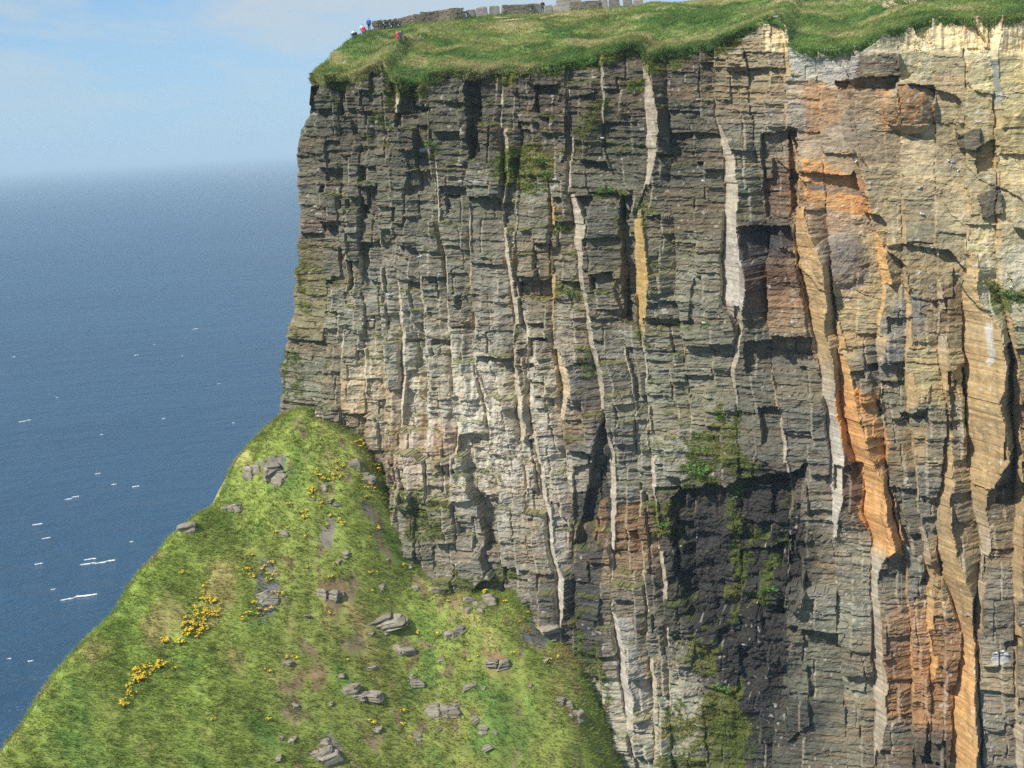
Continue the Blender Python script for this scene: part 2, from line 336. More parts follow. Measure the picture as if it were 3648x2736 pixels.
brok = np.clip(.25 + 1.3*vn(U*.16, Z*.13, 83), .3, 1.4)
D += ns*(hb(81) - .5)*2.0*(1 - .6*calm) + ns*(hsb - .5)*(1.25 + .45*midz)*(1 - .93*calm)*(1 - .4*worn) + topz*(.8*fbm(U*.33, Z*.24, 86, 3) + .25*fbm(U*.9, Z*.7, 87, 3))
D += (.25 + .75*ns)*(1 - .7*calm)*((.16 + .2*worn + .35*rough)*f1 + .09*brok*f2)
D += calm*(.75*fb + .05*f2) + .28*calm*np.clip(vn(U*.09, Z*.1, 84)*2.4 - 1.0, 0, 1)*fbm(U*1.1, Z*1.1, 85, 4, .65)
# bedding laminae: thin proud and recessed layers
lam = np.zeros(U.shape)
for th, am, s in ((1.15, .16, 91), (.46, .13, 92), (.27, .09, 93)):
    bb = BED + .25*fbm(U*.12, BED*.08, s+5) ; ib = np.floor(bb/th).astype(int)
    on = vn(U*.22 + ib*3.7, ib*1.3, s+9)
    lam += am*(vn(U*.35 + ib*5.1, ib*7.7, s) - .5)*3.2*np.clip((on - .2)*1.8, 0, 1)
LAMW = np.clip(1.25 - 1.0*calm - .45*worn - .3*rough, .15, 1.3)
D += lam*np.where(strip > 0, .05, .92)*LAMW + strip*.10*fbm(U*2.2, Z*.3, 94, 3)
D += .9*fbm(U*.07, Z*.07, 101, 3) + (.16 + .55*worn + 1.3*rough - .05*calm)*fbm(U*.45, Z*.4, 103, 5, .58)
D += ns*.09*fbm(U*1.6, Z*2.2, 104, 3)
D += worn*.75*fbm(U*.75, Z*.14 + 3, 105, 3)
# ---- recesses (negative) and bosses (positive), traced
FORMS = [
 ([(1008,172),(1037,172),(1038,345),(1012,345)], -2.4), ([(1155,185),(1212,185),(1196,250),(1150,240)], -1.5), ([(1228,210),(1290,200),(1270,340),(1215,350)], -.8),
 ([(1600,492),(1706,486),(1718,565),(1606,560)], -1.9), ([(1606,566),(1716,562),(1746,726),(1612,736)], .9), ([(1610,738),(1752,731),(1762,806),(1610,806)], -1.4),
 ([(1275,435),(1338,430),(1338,512),(1275,514)], 1.0), ([(1338,422),(1366,422),(1372,700),(1346,690)], -2.1), ([(1276,590),(1326,586),(1332,640),(1282,622)], -1.6),
 ([(1098,500),(1188,482),(1190,602),(1110,606)], .7), ([(1110,607),(1190,604),(1196,642),(1112,642)], -1.0), ([(1142,725),(1190,725),(1196,800),(1142,800)], -1.5),
 ([(1876,790),(1951,783),(1954,880),(1896,900)], -1.3), ([(1800,1002),(1866,1000),(1866,1052),(1800,1062)], -1.4), ([(1640,292),(1722,276),(1724,482),(1652,472)], -1.3),
 ([(1700,275),(1716,275),(1722,470),(1704,470)], -1.3), ([(1654,345),(1668,340),(1666,385),(1652,385)], 1.0),
 ([(1800,176),(1940,166),(1936,192),(1812,192)], -1.6), ([(1838,122),(1946,116),(1946,165),(1828,172)], .9),
 ([(2066,290),(2118,276),(2120,326),(2074,318)], .9), ([(2108,318),(2150,300),(2160,366),(2112,376)], -1.6), ([(2112,420),(2160,400),(2170,460),(2120,470)], .8),
 ([(2048,800),(2084,782),(2090,930),(2056,932)], -1.5), ([(2152,1046),(2225,1036),(2225,1100),(2152,1092)], -1.5), ([(2090,1020),(2225,1010),(2225,1040),(2100,1050)], .6),
 ([(2170,880),(2225,870),(2225,990),(2165,980)], -1.3), ([(2170,1380),(2220,1365),(2220,1396),(2175,1396)], -1.2), ([(2000,1220),(2040,1215),(2030,1290),(1985,1270)], -1.5),
 ([(1440,1080),(1560,1040),(1740,1010),(1722,1180),(1740,1270),(1690,1330),(1480,1330)], -2.6), ([(1590,1200),(1690,1185),(1690,1260),(1600,1270)], -1.3),
 ([(1285,960),(1312,890),(1306,1040),(1276,1180),(1240,1180),(1264,1060)], -2.2), ([(1640,1260),(1745,1240),(1740,1300),(1650,1330)], 1.8), ([(1640,1330),(1730,1310),(1720,1370),(1650,1370)], -1.2),
 ([(880,368),(930,366),(934,420),(884,420)], -.9), ([(752,425),(785,425),(788,462),(755,460)], -.9), ([(775,360),(815,360),(818,395),(778,395)], -.9), ([(958,420),(986,420),(988,462),(962,462)], -.9),
 ([(665,190),(690,180),(690,245),(668,240)], -1.5), ([(1330,600),(1350,600),(1360,690),(1340,690)], -1.), ([(990,640),(1040,632),(1044,660),(994,664)], -.9), ([(930,735),(968,732),(970,770),(934,770)], -1.),
 ([(1660,1030),(1720,1020),(1712,1120),(1664,1120)], -1.1), ([(1240,1010),(1300,1000),(1262,1180),(1236,1180)], -.8), ([(1640,880),(1690,876),(1684,960),(1646,960)], -1.5),
 ([(1585,660),(1600,655),(1602,720),(1588,730)], -.8), ([(2000,1600),(2045,1590),(2045,1659),(1990,1659)], -1.6), ([(1700,1480),(1740,1440),(1750,1560),(1700,1600)], 1.0),
 ([(2005,590),(2060,585),(2062,640),(2010,648)], .9), ([(1915,690),(1970,684),(1972,720),(1918,722)], -.8), ([(1940,840),(2010,830),(2000,880),(1945,890)], .8),
 ([(1945,892),(2005,884),(1995,905),(1948,910)], -.9), ([(1390,685),(1500,690),(1500,712),(1392,700)], -.7), ([(1390,560),(1500,600),(1490,690),(1390,684)], .55),
 ([(1720,1180),(1775,1160),(1770,1230),(1725,1240)], -.7), ([(2150,600),(2225,590),(2225,640),(2150,630)], .5), ([(852,960),(1000,985),(1075,1240),(1000,1300),(875,1310),(858,1150)], 2.2), ([(840,1040),(905,1050),(915,1230),(870,1240)], .8), ([(830,1000),(880,1000),(885,1075),(840,1090)], .9), ([(780,1000),(830,1005),(828,1045),(785,1040)], -1.4),
]
wx = VX + 5*fbm(U*.5, Z*.5, 111) + 2.5*fbm(U*2, Z*2, 113, 2); wy = VY + 5*fbm(U*.5, Z*.5, 112) + 2*fbm(U*2, Z*2, 114, 2)
for poly, dep in FORMS:
    big = dep <= -2.5 or dep >= 1.8; m = inpoly(wx + (22*fbm(U*.28, Z*.28, 115) if big else 0), wy + (22*fbm(U*.28, Z*.28, 116) if big else 0), poly); D[m] += dep
r2 = ((wx-1968)/60)**2 + ((wy-232)/62)**2; mound = np.clip(1 - r2, 0, 1); D += 2.6*mound**.6*(wy < 292)
r2 = ((wx-1815)/60)**2 + ((wy-565)/60)**2; D += 1.2*np.clip(1 - r2, 0, 1)**.7
soil = np.clip((wx - 1925)/40, 0, 1)*np.clip((112 - wy + (wx-1925)*.05)/14, 0, 1)       # soft clay under the turf, cut by rills
soil = np.maximum(soil, inpoly(wx, wy, [(1645,40),(1712,40),(1704,110),(1690,112),(1648,108)])*1.)
D += soil*(.35*fbm(U*2.4, Z*.35, 121, 3) - .25)
# headland corner: the face turns away
tc = np.maximum(UL[:, None] + .9 + .3*fbm(Z*.6, Z*0, 131) - U, 0.); D -= 1.1*np.minimum(tc, .9)**2 + 6.*np.maximum(tc - .9, 0.)
DTOP = np.array([D[np.searchsorted(ZG, ZE[i]) - 3, i] for i in range(NC)])
_m = np.max([np.roll(DTOP, k) for k in range(-2, 3)], 0); DTOPS = np.convolve(np.pad(_m, 9, mode='edge'), np.ones(19)/19, 'valid') - .12; DTOPS = np.where(UG < 3, np.convolve(np.pad(DTOP, 9, mode='edge'), np.ones(19)/19, 'valid') - .1, DTOPS)
# ---- colour of the stone, from spots read off the photo (some overhang shade is painted in below)
SPOTS = """680 220 104 100 84;720 300 108 104 88;660 400 116 108 90;760 400 112 106 90;680 480 122 106 92;800 500 116 110 94;900 450 118 114 98;1000 450 126 122 104;950 250 112 108 90;1080 250 108 100 84;1200 200 112 100 84;1300 150 118 106 86
1450 150 122 104 82;1450 250 104 100 86;1480 350 100 94 82;1480 450 122 110 88;1450 550 126 118 94;1480 620 134 130 112;1440 780 140 136 118;1540 760 132 124 104;1340 300 112 106 88;1150 470 126 120 102;1150 550 142 124 98;1300 500 114 110 96;1300 700 120 112 96
640 600 122 114 78;640 700 128 118 84;640 820 138 132 110;600 870 144 134 114;700 800 128 118 98;690 870 124 116 96;770 830 172 150 112;750 680 150 144 126;800 640 140 134 122;880 680 145 140 122;900 780 160 156 138;960 830 160 148 128;860 900 158 136 108
880 930 148 120 94;950 950 154 126 104;900 850 160 148 128;1000 900 160 154 142;1060 950 160 148 132;1100 880 160 148 128;1150 950 165 154 138;1180 1020 175 164 148;1100 1030 174 158 142;1000 1050 170 158 142;950 1100 128 116 90;920 1200 128 120 100;980 1200 134 124 110
1060 1200 128 122 108;1150 1050 168 152 134;1200 1100 163 146 130;1080 1100 158 148 130;1220 900 148 122 90;1280 850 112 104 96;1290 950 102 98 94;1350 860 142 132 110;1330 780 128 122 110;1280 1100 78 75 72;1260 1300 84 80 77;1380 1000 148 142 126;1450 950 142 136 118
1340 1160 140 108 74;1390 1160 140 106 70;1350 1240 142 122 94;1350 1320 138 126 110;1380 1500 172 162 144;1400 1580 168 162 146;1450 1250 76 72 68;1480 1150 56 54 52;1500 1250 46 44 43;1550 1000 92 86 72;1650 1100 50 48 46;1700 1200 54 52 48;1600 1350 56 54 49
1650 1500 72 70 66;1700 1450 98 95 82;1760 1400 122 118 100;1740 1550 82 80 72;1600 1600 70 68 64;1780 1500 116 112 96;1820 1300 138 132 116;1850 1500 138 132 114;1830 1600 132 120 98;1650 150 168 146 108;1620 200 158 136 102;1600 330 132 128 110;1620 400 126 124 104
1700 250 158 140 124;1760 200 195 148 96;1850 200 178 140 98;1850 280 158 136 114;1930 250 168 140 98;1770 300 172 146 118;1800 120 205 198 184;1740 110 200 194 178;1960 130 188 172 130;2050 150 192 166 118;2100 80 225 204 156;2000 80 228 212 170;2180 180 222 202 134
2050 230 182 156 108;2100 250 182 158 108;1970 200 150 122 84;2180 300 192 166 108;2000 320 172 148 108;1900 330 162 136 104;1830 360 180 146 104;1760 370 190 150 104;1800 440 190 150 106;1850 480 178 146 114;1820 540 140 124 110;1900 520 184 152 98;1930 450 158 136 98
2000 380 168 146 108;2100 450 172 150 108;2180 500 172 156 118;2000 500 138 126 98;2120 560 178 162 118;2180 600 195 186 156;1660 400 118 88 66;1650 540 84 78 78;1660 600 116 88 66;1680 660 142 110 80;1640 700 118 112 96;1720 700 134 110 84;1700 780 116 108 94;1680 830 122 116 98
1740 560 212 166 98;1790 600 188 156 108;1830 680 192 160 102;1800 730 198 166 108;1880 650 158 136 94;1930 600 158 136 94;1950 680 124 118 112;1920 760 130 124 116;1990 750 168 146 98;2040 650 144 116 78;2000 820 168 146 94;1960 900 134 126 106;2100 820 188 160 102;2150 720 172 162 126
2180 800 168 146 98;2200 900 154 132 90;2190 1050 104 98 86;1980 960 158 132 90;2040 960 130 118 98;2100 1000 174 146 98;1990 1060 114 108 96;2150 1100 130 112 84;2040 1130 120 116 104;2100 1150 158 132 90;2180 1200 126 102 74;2050 1250 182 150 98;1960 1250 120 114 102
2150 1280 124 116 102;2180 1400 124 112 96;2000 1350 168 120 72;1980 1450 164 112 62;2040 1450 168 116 64;1950 1530 162 116 68;2020 1530 170 120 66;2150 1450 160 138 106;2150 1550 130 124 112;2180 1620 130 120 104;2000 1630 90 80 68;1930 1600 118 106 90;1840 1200 144 132 112;1780 1100 130 122 106
1730 950 118 112 102;1860 1080 124 92 68;1500 880 130 124 100;1580 900 118 112 96;1640 780 108 100 90;1240 700 124 112 92;1050 600 122 116 100;860 560 124 118 104;720 560 124 116 98;1060 740 132 122 104;1180 760 130 118 96"""
def stone_colour():
    pts = np.array([[float(k) for k in s.split()] for s in SPOTS.replace('\n', ';').split(';')])
    cl = srgb(pts[:, 2:5]); lm = cl.mean(1, keepdims=True); sat = np.clip((cl.max(1)-cl.min(1))[:, None]-.12, 0, 1); ds = .24 + .3*sat; cl = (cl*(1-ds) + lm*ds)*np.array([.955, 1.0, .92])*1.12*(1 - .45*np.clip(lm-.25, 0, 1)); cl = cl*(1 + .25*np.exp(-((pts[:, :1]-1020)/260)**2-((pts[:, 1:2]-900)/200)**2))
    wx2 = VX + 34*fbm(U*.18, Z*.16, 141) + 12*fbm(U*.9, Z*.9, 143, 3); wy2 = VY + 30*fbm(U*.16, Z*.2, 142) + 10*fbm(U*.8, Z*1.2, 144, 3)
    nb = CELL.max()+1; cnt = np.bincount(CELL.ravel(), minlength=nb); cx = np.bincount(CELL.ravel(), VX.ravel(), nb)/np.maximum(cnt, 1); cy = np.bincount(CELL.ravel(), VY.ravel(), nb)/np.maximum(cnt, 1)
    wx2 = .72*wx2 + .28*cx[CELL]; wy2 = .72*wy2 + .28*cy[CELL]
    num = np.zeros(U.shape + (3,)); den = np.zeros(U.shape)
    for (x, y, *_), c in zip(pts, cl):
        w = 1./(((wx2-x)**2 + (wy2-y)**2 + 60.)**2.2); den += w; num += w[..., None]*c
    return num/den[..., None]
COLR = stone_colour()
ib = np.floor((BED + .2*fbm(U*.15, BED*.1, 151))/.42).astype(int); bt = hsh(ib, CID//3, 152); b2 = hsh(np.floor(BED/1.9).astype(int), CID, 153)
tint = np.ones(U.shape + (3,)); warm = np.array([1.16, .95, .78]); grey = np.array([.92, .98, 1.0])
k1 = (np.clip((bt-.62)*3, 0, 1)*.5*LAMW)[..., None]; k2 = (np.clip((b2-.6)*2.5, 0, 1)*.35)[..., None]
COLR = COLR*(1-k1+k1*warm)*(1-k2+k2*warm)*(.82 + .36*hb(154))[..., None]*(.88 + .24*hs)[..., None]
k = (.5*EDGE2*(1-strip)*(1-calm)*(1-rough)*(.3 + .9*vn(U*.3, Z*.25, 157)))[..., None].clip(0, 1); COLR = COLR*(1-k) + k*PALE['p']
COLR = COLR*(1 - .2*topz*ns)[..., None]  # upper face painted darker, standing in for shading under its overhangs
COLR = COLR*(1 - .55*strip[..., None]) + SC*.55*strip[..., None] + 0
COLR = np.where(strip[..., None] > 0, COLR*(.25 + .5*vn(U*.5, Z*.2, 156))[..., None] + SC*(.75 - .5*vn(U*.5, Z*.2, 156))[..., None]*(.75 + .5*vn(U*1.3, Z*.22, 155))[..., None], COLR)
PATCH = [([(1325,1320),(1368,1330),(1404,1500),(1392,1575),(1340,1545)], (212,204,188), .6), ([(2066,290),(2118,276),(2122,330),(2074,320)], (96,94,82), .8), ([(2112,420),(2160,400),(2172,462),(2120,472)], (104,96,82), .8), ([(1838,122),(1946,116),(1946,168),(1828,174)], (116,104,86), .7), ([(1436,118),(1512,106),(1556,172),(1440,192)], (104,94,76), .6),
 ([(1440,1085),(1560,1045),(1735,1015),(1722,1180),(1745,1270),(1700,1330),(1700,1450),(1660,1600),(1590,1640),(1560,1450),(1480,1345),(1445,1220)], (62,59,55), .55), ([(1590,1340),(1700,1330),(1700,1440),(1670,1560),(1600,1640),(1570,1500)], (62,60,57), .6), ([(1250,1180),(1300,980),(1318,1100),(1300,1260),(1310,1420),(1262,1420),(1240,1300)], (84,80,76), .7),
 ([(1815,825),(1900,850),(1895,900),(1925,960),(1908,1010),(1955,1175),(1952,1208),(1880,1162),(1852,1112),(1868,1040),(1825,972),(1803,870)], (240,174,88), .95),
 ([(1732,342),(1775,350),(1872,392),(1885,470),(1800,455),(1738,432)], (236,172,90), .95), ([(1738,395),(1872,412),(1872,428),(1738,408)], (150,135,115), .8), ([(1735,172),(1790,178),(1820,260),(1745,300)], (205,152,90), .6),
 ([(1900,190),(1925,188),(1925,270),(1905,300)], (215,155,85), .6), ([(1778,110),(1860,108),(1850,170),(1790,190),(1770,150)], (208,200,186), .7), ([(1380,470),(1396,480),(1398,690),(1380,690)], (214,172,84), .5),
 ([(2138,95),(2225,90),(2225,240),(2165,235)], (226,206,140), .8), ([(2130,215),(2225,240),(2225,340),(2150,330)], (196,172,104), .6), ([(2138,130),(2155,130),(2170,215),(2152,222)], (140,150,145), .8),
 ([(2120,560),(2212,520),(2225,600),(2140,600)], (214,208,186), .35), ([(2125,700),(2140,690),(2145,780),(2132,790)], (226,222,214), .8), ([(1175,1130),(1215,1130),(1235,1230),(1190,1230)], (210,200,180), .7),
 ([(1060,1060),(1090,1040),(1110,1140),(1085,1150)], (200,190,170), .6), ([(1290,1090),(1310,1080),(1305,1160),(1285,1150)], (204,150,84), .5), ([(1600,570),(1730,570),(1735,620),(1610,630)], (112,80,58), .5),
 ([(990,385),(1060,385),(1060,392),(990,392)], (200,196,186), .8), ([(1135,397),(1200,397),(1200,406),(1135,406)], (214,210,200), .9), ([(905,320),(925,318),(925,328),(905,330)], (220,218,212), .8),
 ([(2140,1400),(2180,1398),(2180,1425),(2142,1425)], (226,226,224), .7), ([(1770,525),(1860,515),(1880,590),(1830,640),(1800,600)], (136,120,108), .55), ([(1620,480),(1710,476),(1716,560),(1618,560)], (80,76,78), .6)]  # last patch paints overhang shadow into the roofed laminated recess
def mute(c): l = srgb(c); return (l*.82 + l.mean()*.18)*.78
for poly, c, a in PATCH:
    m = inpoly(wx, wy, poly); f = (a*(.75 + .5*vn(U*.8, Z*.5, 161)))[..., None].clip(0, 1); COLR[m] = (COLR*(1-f) + mute(c)*f)[m]
k = soil[..., None]*.85; COLR = COLR*(1-k) + k*srgb((224,206,162))*(.78 + .44*vn(U*2.2, Z*.3, 163))[..., None]
k = (soil*np.clip((60-wy)/10, 0, 1)*(VX > 1925)*.6)[..., None]; COLR = COLR*(1-k) + k*srgb((168,138,100))
k = (mound*.8)[..., None].clip(0, 1); rub = hsh(np.floor(U/.3).astype(int), np.floor(Z/.24).astype(int), 164)
COLR = COLR*(1-k) + k*np.where(rub[..., None] > .86, srgb((206,128,74)), srgb((146,120,84))*(.7 + .5*rub[..., None]))
k = (worn*np.clip((vn(U*.8, Z*.09, 158) - .44)*4, 0, 1)*.8)[..., None].clip(0, 1); COLR = COLR*(1-k) + k*srgb((196,188,170))
# white droppings and lichen flecks
gu = (vn(U*2.6, Z*2.2, 165) > .88) & (vn(U*.25, Z*.25, 166) > .5); COLR[gu] = COLR[gu]*.35 + .65*srgb((196,190,176))
# green growth on ledges and in the seeps
GREEN = [([(1080,340),(1130,312),(1192,330),(1202,390),(1150,402),(1078,396)], 1.), ([(1222,245),(1290,205),(1300,250),(1262,330),(1220,345)], .6), ([(1265,405),(1350,405),(1360,427),(1270,432)], .9), ([(1200,612),(1255,610),(1260,652),(1200,652)], .95),
 ([(1190,480),(1235,476),(1235,502),(1190,502)], .9), ([(1480,940),(1555,885),(1600,895),(1600,960),(1640,1000),(1622,1052),(1560,1022),(1490,1042)], .85), ([(1470,1000),(1532,990),(1540,1052),(1480,1052)], .9),
 ([(1562,1080),(1602,1040),(1602,1340),(1560,1352)], .8), ([(1600,1165),(1692,1150),(1702,1182),(1600,1202)], .8), ([(1400,1080),(1450,1062),(1475,1160),(1410,1162)], .75), ([(1528,1470),(1602,1470),(1616,1560),(1602,1680),(1540,1680)], 1.),
 ([(1435,1530),(1530,1480),(1542,1680),(1425,1680)], .9), ([(1630,1250),(1690,1240),(1682,1300),(1640,1312)], .9), ([(1480,1380),(1540,1350),(1560,1440),(1500,1482)], .7), ([(860,1060),(985,1060),(985,1165),(890,1150)], .65),
 ([(900,290),(950,286),(962,330),(910,352)], .75), ([(802,190),(850,190),(852,300),(816,312)], .45), ([(622,520),(660,540),(656,722),(616,712)], .6), ([(588,780),(640,760),(642,852),(598,862)], .55), ([(2128,620),(2225,626),(2225,662),(2140,656)], .9),
 ([(1240,1290),(1300,1380),(1322,1480),(1310,1680),(1240,1620)], .75), ([(1350,180),(1386,180),(1386,206),(1350,206)], .9), ([(1385,100),(1402,100),(1402,150),(1386,150)], .7), ([(1640,1660),(1600,1560),(1640,1540)], .5),
 ([(1376,420),(1420,430),(1410,480),(1384,480)], .6), ([(1290,240),(1340,250),(1330,380),(1290,370)], .4), ([(1640,1200),(1700,1180),(1690,1250),(1650,1250)], .55), ([(1500,690),(1530,688),(1530,715),(1500,715)], .6), ([(1255,755),(1285,755),(1285,805),(1255,805)], .7),
 ([(950,1240),(1080,1215),(1120,1260),(1060,1300),(980,1290)], .8), ([(1690,1080),(1730,1080),(1720,1140),(1690,1140)], .4), ([(1380,690),(1396,690),(1394,760),(1380,750)], .6), ([(905,985),(1000,1000),(985,1050),(915,1045)], .4)]
GR = np.zeros(U.shape)
gx = VX + 34*fbm(U*.3, Z*.3, 171) + 13*fbm(U*1.3, Z*1.3, 173, 2); gy = VY + 34*fbm(U*.3, Z*.3, 172) + 13*fbm(U*1.3, Z*1.3, 174, 2)
for poly, a in GREEN: m = inpoly(gx, gy, poly); GR[m] = np.maximum(GR[m], a)
GR *= (vn(U*.8, Z*.8, 175)*.6 + vn(U*2.1, Z*2.1, 180)*.4 < .22 + .48*GR)
top = np.clip((Z - (ZE[None, :] - 1.5 + 2.2*fbm(UG*.33, UG*0, 176)[None, :]))/.5, 0, 1)*(soil < .2)*(VX < 1640); GR = np.maximum(GR, top)
# thin growth on small ledges (surface that looks up)
dDz = np.gradient(D, DZ, axis=0); led = np.clip((-dDz - .9)/1.5, 0, 1)*(vn(U*.15, Z*.15, 177) > .42)*(VX < 1500)*.7; GR = np.maximum(GR, led*(1-strip))
# darker drier turf vs lush
gcol = srgb((92,116,38))*(1-vn(U*.3, Z*.3, 178)[..., None]*.75) + srgb((146,140,66))*vn(U*.3, Z*.3, 178)[..., None]*.75
kk = (np.clip(GR, 0, 1)*(.55 + .45*vn(U*1.7, Z*1.7, 179)))[..., None]; COLR = COLR*(1-kk) + gcol*kk*.8
STRIPF = strip
WET = rough*np.clip((.03 - COLR.mean(-1))/.02 + .6, 0, 1)*(1 - GR)
COLR *= (.80 + .12*strip + .10*calm + .12*worn).clip(0, .98)[..., None]

# ---- split the face into its blocks
def build_cliff():
    P = xyz(U, D, Z)
    keep = (Z[:-1, :-1] < ZE[None, :-1] + .05)
    # below the foot of the face the slope covers it
    foot = np.array([z_foot(u) for u in UG[:-1:8]]).repeat(8)[:NC-1]
    keep &= Z[:-1, :-1] > foot[None, :] - 5.
    CQ = CELL[:-1, :-1]; Q = grid_quads(NZ, NC)
    zz = np.linspace(-3., 126., 60); uu = np.concatenate([np.linspace(4, 100, 60), np.linspace(104, 260, 40)])
    BU, BZ = np.meshgrid(uu, zz); bd = BAT*(ZR-BZ) - 5.5 + 1.2*fbm(BU*.1, BZ*.1, 181) + np.where(BU > 97, 4.8, 0) + np.where(BZ < 35, 4.5, 0)*0
    bc = np.ones(BU.shape+(3,))*srgb((130,118,96))
    cl = obj('cliff', mesh('cliff', xyz(BU, bd, BZ).reshape(-1, 3), quads=grid_quads(*BU.shape).reshape(-1, 4), cols=np.concatenate([bc.reshape(-1, 3), np.zeros((BU.size, 1))], 1), mats=[ROCK]), kind='structure')
    flatP = P.reshape(-1, 3); flatC = np.concatenate([COLR.reshape(-1, 3), np.where(strip > 0, -1., WET).reshape(-1, 1)], 1)
    cells = CQ[keep]; quads = Q[keep]; order = np.argsort(cells, kind='stable'); cells = cells[order]; quads = quads[order]
    ids, st, ct = np.unique(cells, return_index=True, return_counts=True)
    back = np.array([NU[0], NU[1], 0.])*-1.6
    big = set(ids[np.argsort(-ct)[:296]]); rest = []
    for i, s, n in zip(ids, st, ct):
        q = quads[s:s+n]
        if i not in big or n < 60: rest.append(q); continue
        emit(cl, 'rock_block', q, flatP, flatC, back)
    if rest: emit(cl, 'rock_rubble', np.concatenate(rest), flatP, flatC, back)['kind'] = 'stuff'
    return cl
def emit(parent, name, q, flatP, flatC, back):
    uq, inv = np.unique(q.ravel(), return_inverse=True); q2 = inv.reshape(-1, 4)
    v = flatP[uq]; c = flatC[uq]
    e = np.concatenate([q2[:, [0, 1]], q2[:, [1, 2]], q2[:, [2, 3]], q2[:, [3, 0]]]); key = np.sort(e, 1); kk = key[:, 0].astype(np.int64)*len(uq) + key[:, 1]
    _, ix, cn = np.unique(kk, return_index=True, return_counts=True); be = e[ix[cn == 1]]
    bv = np.unique(be); mp = np.full(len(uq), -1); mp[bv] = len(uq) + np.arange(len(bv))
    v = np.concatenate([v, v[bv] + back]); c = np.concatenate([c, c[bv]])
    sk = np.stack([be[:, 1], be[:, 0], mp[be[:, 0]], mp[be[:, 1]]], 1)
    return obj(name, mesh(name, v, quads=np.concatenate([q2, sk]), cols=c, mats=[ROCK]), parent)

# ================================================================== GRASS SLOPE below the face
P0 = np.array([*xyz(on_cliff(590, 925)[0], 4.2, 0)[:2], on_cliff(590, 925)[1]]); P1 = at_y(0, 1650, 133.)
CR = (P1 - P0)[:2]; CRL = np.linalg.norm(CR); CR /= CRL; CN = np.array([-CR[1], CR[0]])
FOOT = [(560,915),(590,918),(640,902),(730,905),(800,950),(845,1040),(875,1150),(940,1245),(1040,1268),(1130,1292),(1200,1335),(1248,1395),(1292,1510),(1340,1630),(1390,1740)]
_ft = np.array([on_cliff(*p) for p in FOOT])
_fu = np.arange(-14, 70, .5); _fz = np.convolve(np.pad(np.interp(_fu, _ft[:, 0], _ft[:, 1]), 5, mode='edge'), np.ones(11)/11, 'valid') + 2.2*fbm(_fu*.22, _fu*0, 435, 4, .6)
def z_foot(u): return np.interp(u, _fu, _fz) - np.maximum(u - _ft[-1, 0], 0)*1.0 - np.maximum(_ft[0, 0]-u, 0)*.3
CREST = [(590,925),(560,952),(530,985),(514,1022),(505,1050),(470,1095),(430,1112),(395,1145),(310,1240),(270,1310),(190,1390),(130,1460),(60,1570),(0,1650),(-60,1730)]
def _crest():
    r = []
    for x, y in CREST:
        g = ray(x, y); t = (CN @ (P0[:2] - CAM[:2]))/(CN @ g[:2]); P = CAM + g*t; r.append((CR @ (P[:2] - P0[:2]), P[2]))
    return np.array(sorted(r))
CRS = _crest()
P2 = np.array([*xyz(on_cliff(1300, 1659)[0], 7.6, 0)[:2], on_cliff(1300, 1659)[1]])
if CN @ (P2-P0)[:2] < 0: CN = -CN
_N = np.cross(P1-P0, P2-P0); _N *= np.sign(_N[2]); GXY = -_N[:2]/_N[2]; GT = GXY @ CN           # fall across the slope
def slope_z(x, y, detail=True):
    x = np.asarray(x, float); y = np.asarray(y, float)
    px = x - P0[0]; py = y - P0[1]; s = px*CR[0] + py*CR[1]; t = px*CN[0] + py*CN[1]
    e = np.polyfit(CRS[-3:, 0], CRS[-3:, 1], 1); e0 = np.polyfit(CRS[:2, 0], CRS[:2, 1], 1)
    zc = np.where(s > CRS[-1, 0], np.polyval(e, s), np.where(s < CRS[0, 0], CRS[0, 1] + .2*(s-CRS[0,0]), np.interp(s, CRS[:, 0], CRS[:, 1])))
    base = np.interp(s, [CRS[0, 0], CRL], [P0[2], P1[2]]); base = np.where(s < CRS[0,0], base + .2*(s-CRS[0,0]), base); base = np.where(s > CRL, np.polyval(e, s), base)
    dev = zc - base
    z = base + np.where(t > 0, GT*t, 0.) + dev*np.exp(-np.maximum(t, 0)/9.) + np.where(t > 0, 0.8*(1-np.exp(-t/3.)) , 0.)
    z = z - np.where(t < 0, 1.15*np.maximum(-t - 1.2, 0) + .25*np.minimum(-t, 1.2)**2, 0.)
    # meet the traced foot of the face
    u = (x-A2[0])*CU[0] + (y-A2[1])*CU[1]; d = (x-A2[0])*NU[0] + (y-A2[1])*NU[1]
    zf = z_foot(u); df = BAT*(ZR - zf) + .3
    xf = A2[0] + CU[0]*u + NU[0]*df; yf = A2[1] + CU[1]*u + NU[1]*df
    pf = (xf-P0[0])*CR[0] + (yf-P0[1])*CR[1]; tf = (xf-P0[0])*CN[0] + (yf-P0[1])*CN[1]
    zbf = np.interp(pf, [CRS[0, 0], CRL], [P0[2], P1[2]]) + GT*np.maximum(tf, 0)
    corr = np.clip(zf - zbf, -16, 16)*np.clip((u+9)/4, 0, 1)
    z = z + corr*np.exp(-((d - df)/15.)**2)
    if detail:
        z = z + .9*fbm(u*.09, d*.09, 201, 3)*np.clip(np.abs(t)/6, .25, 1) + .28*fbm(u*.5, d*.5, 203, 4) + .25*np.abs(fbm(u*.22 + d*.1, d*.35, 205, 3))
    return z
gu = np.arange(-95., 62., .42); ge = np.arange(-6., 96., .42)
SU, SE = np.meshgrid(gu, ge); _s = xyz(SU, SE, 0*SU); SX, SY = _s[..., 0], _s[..., 1]; SZ = slope_z(SX, SY)
def v_of(P):
    l = (P - CAM) @ RM; return (l[..., 0]/-l[..., 2]*F + PW/2)/KV, (-l[..., 1]/-l[..., 2]*F + PH/2)/KV
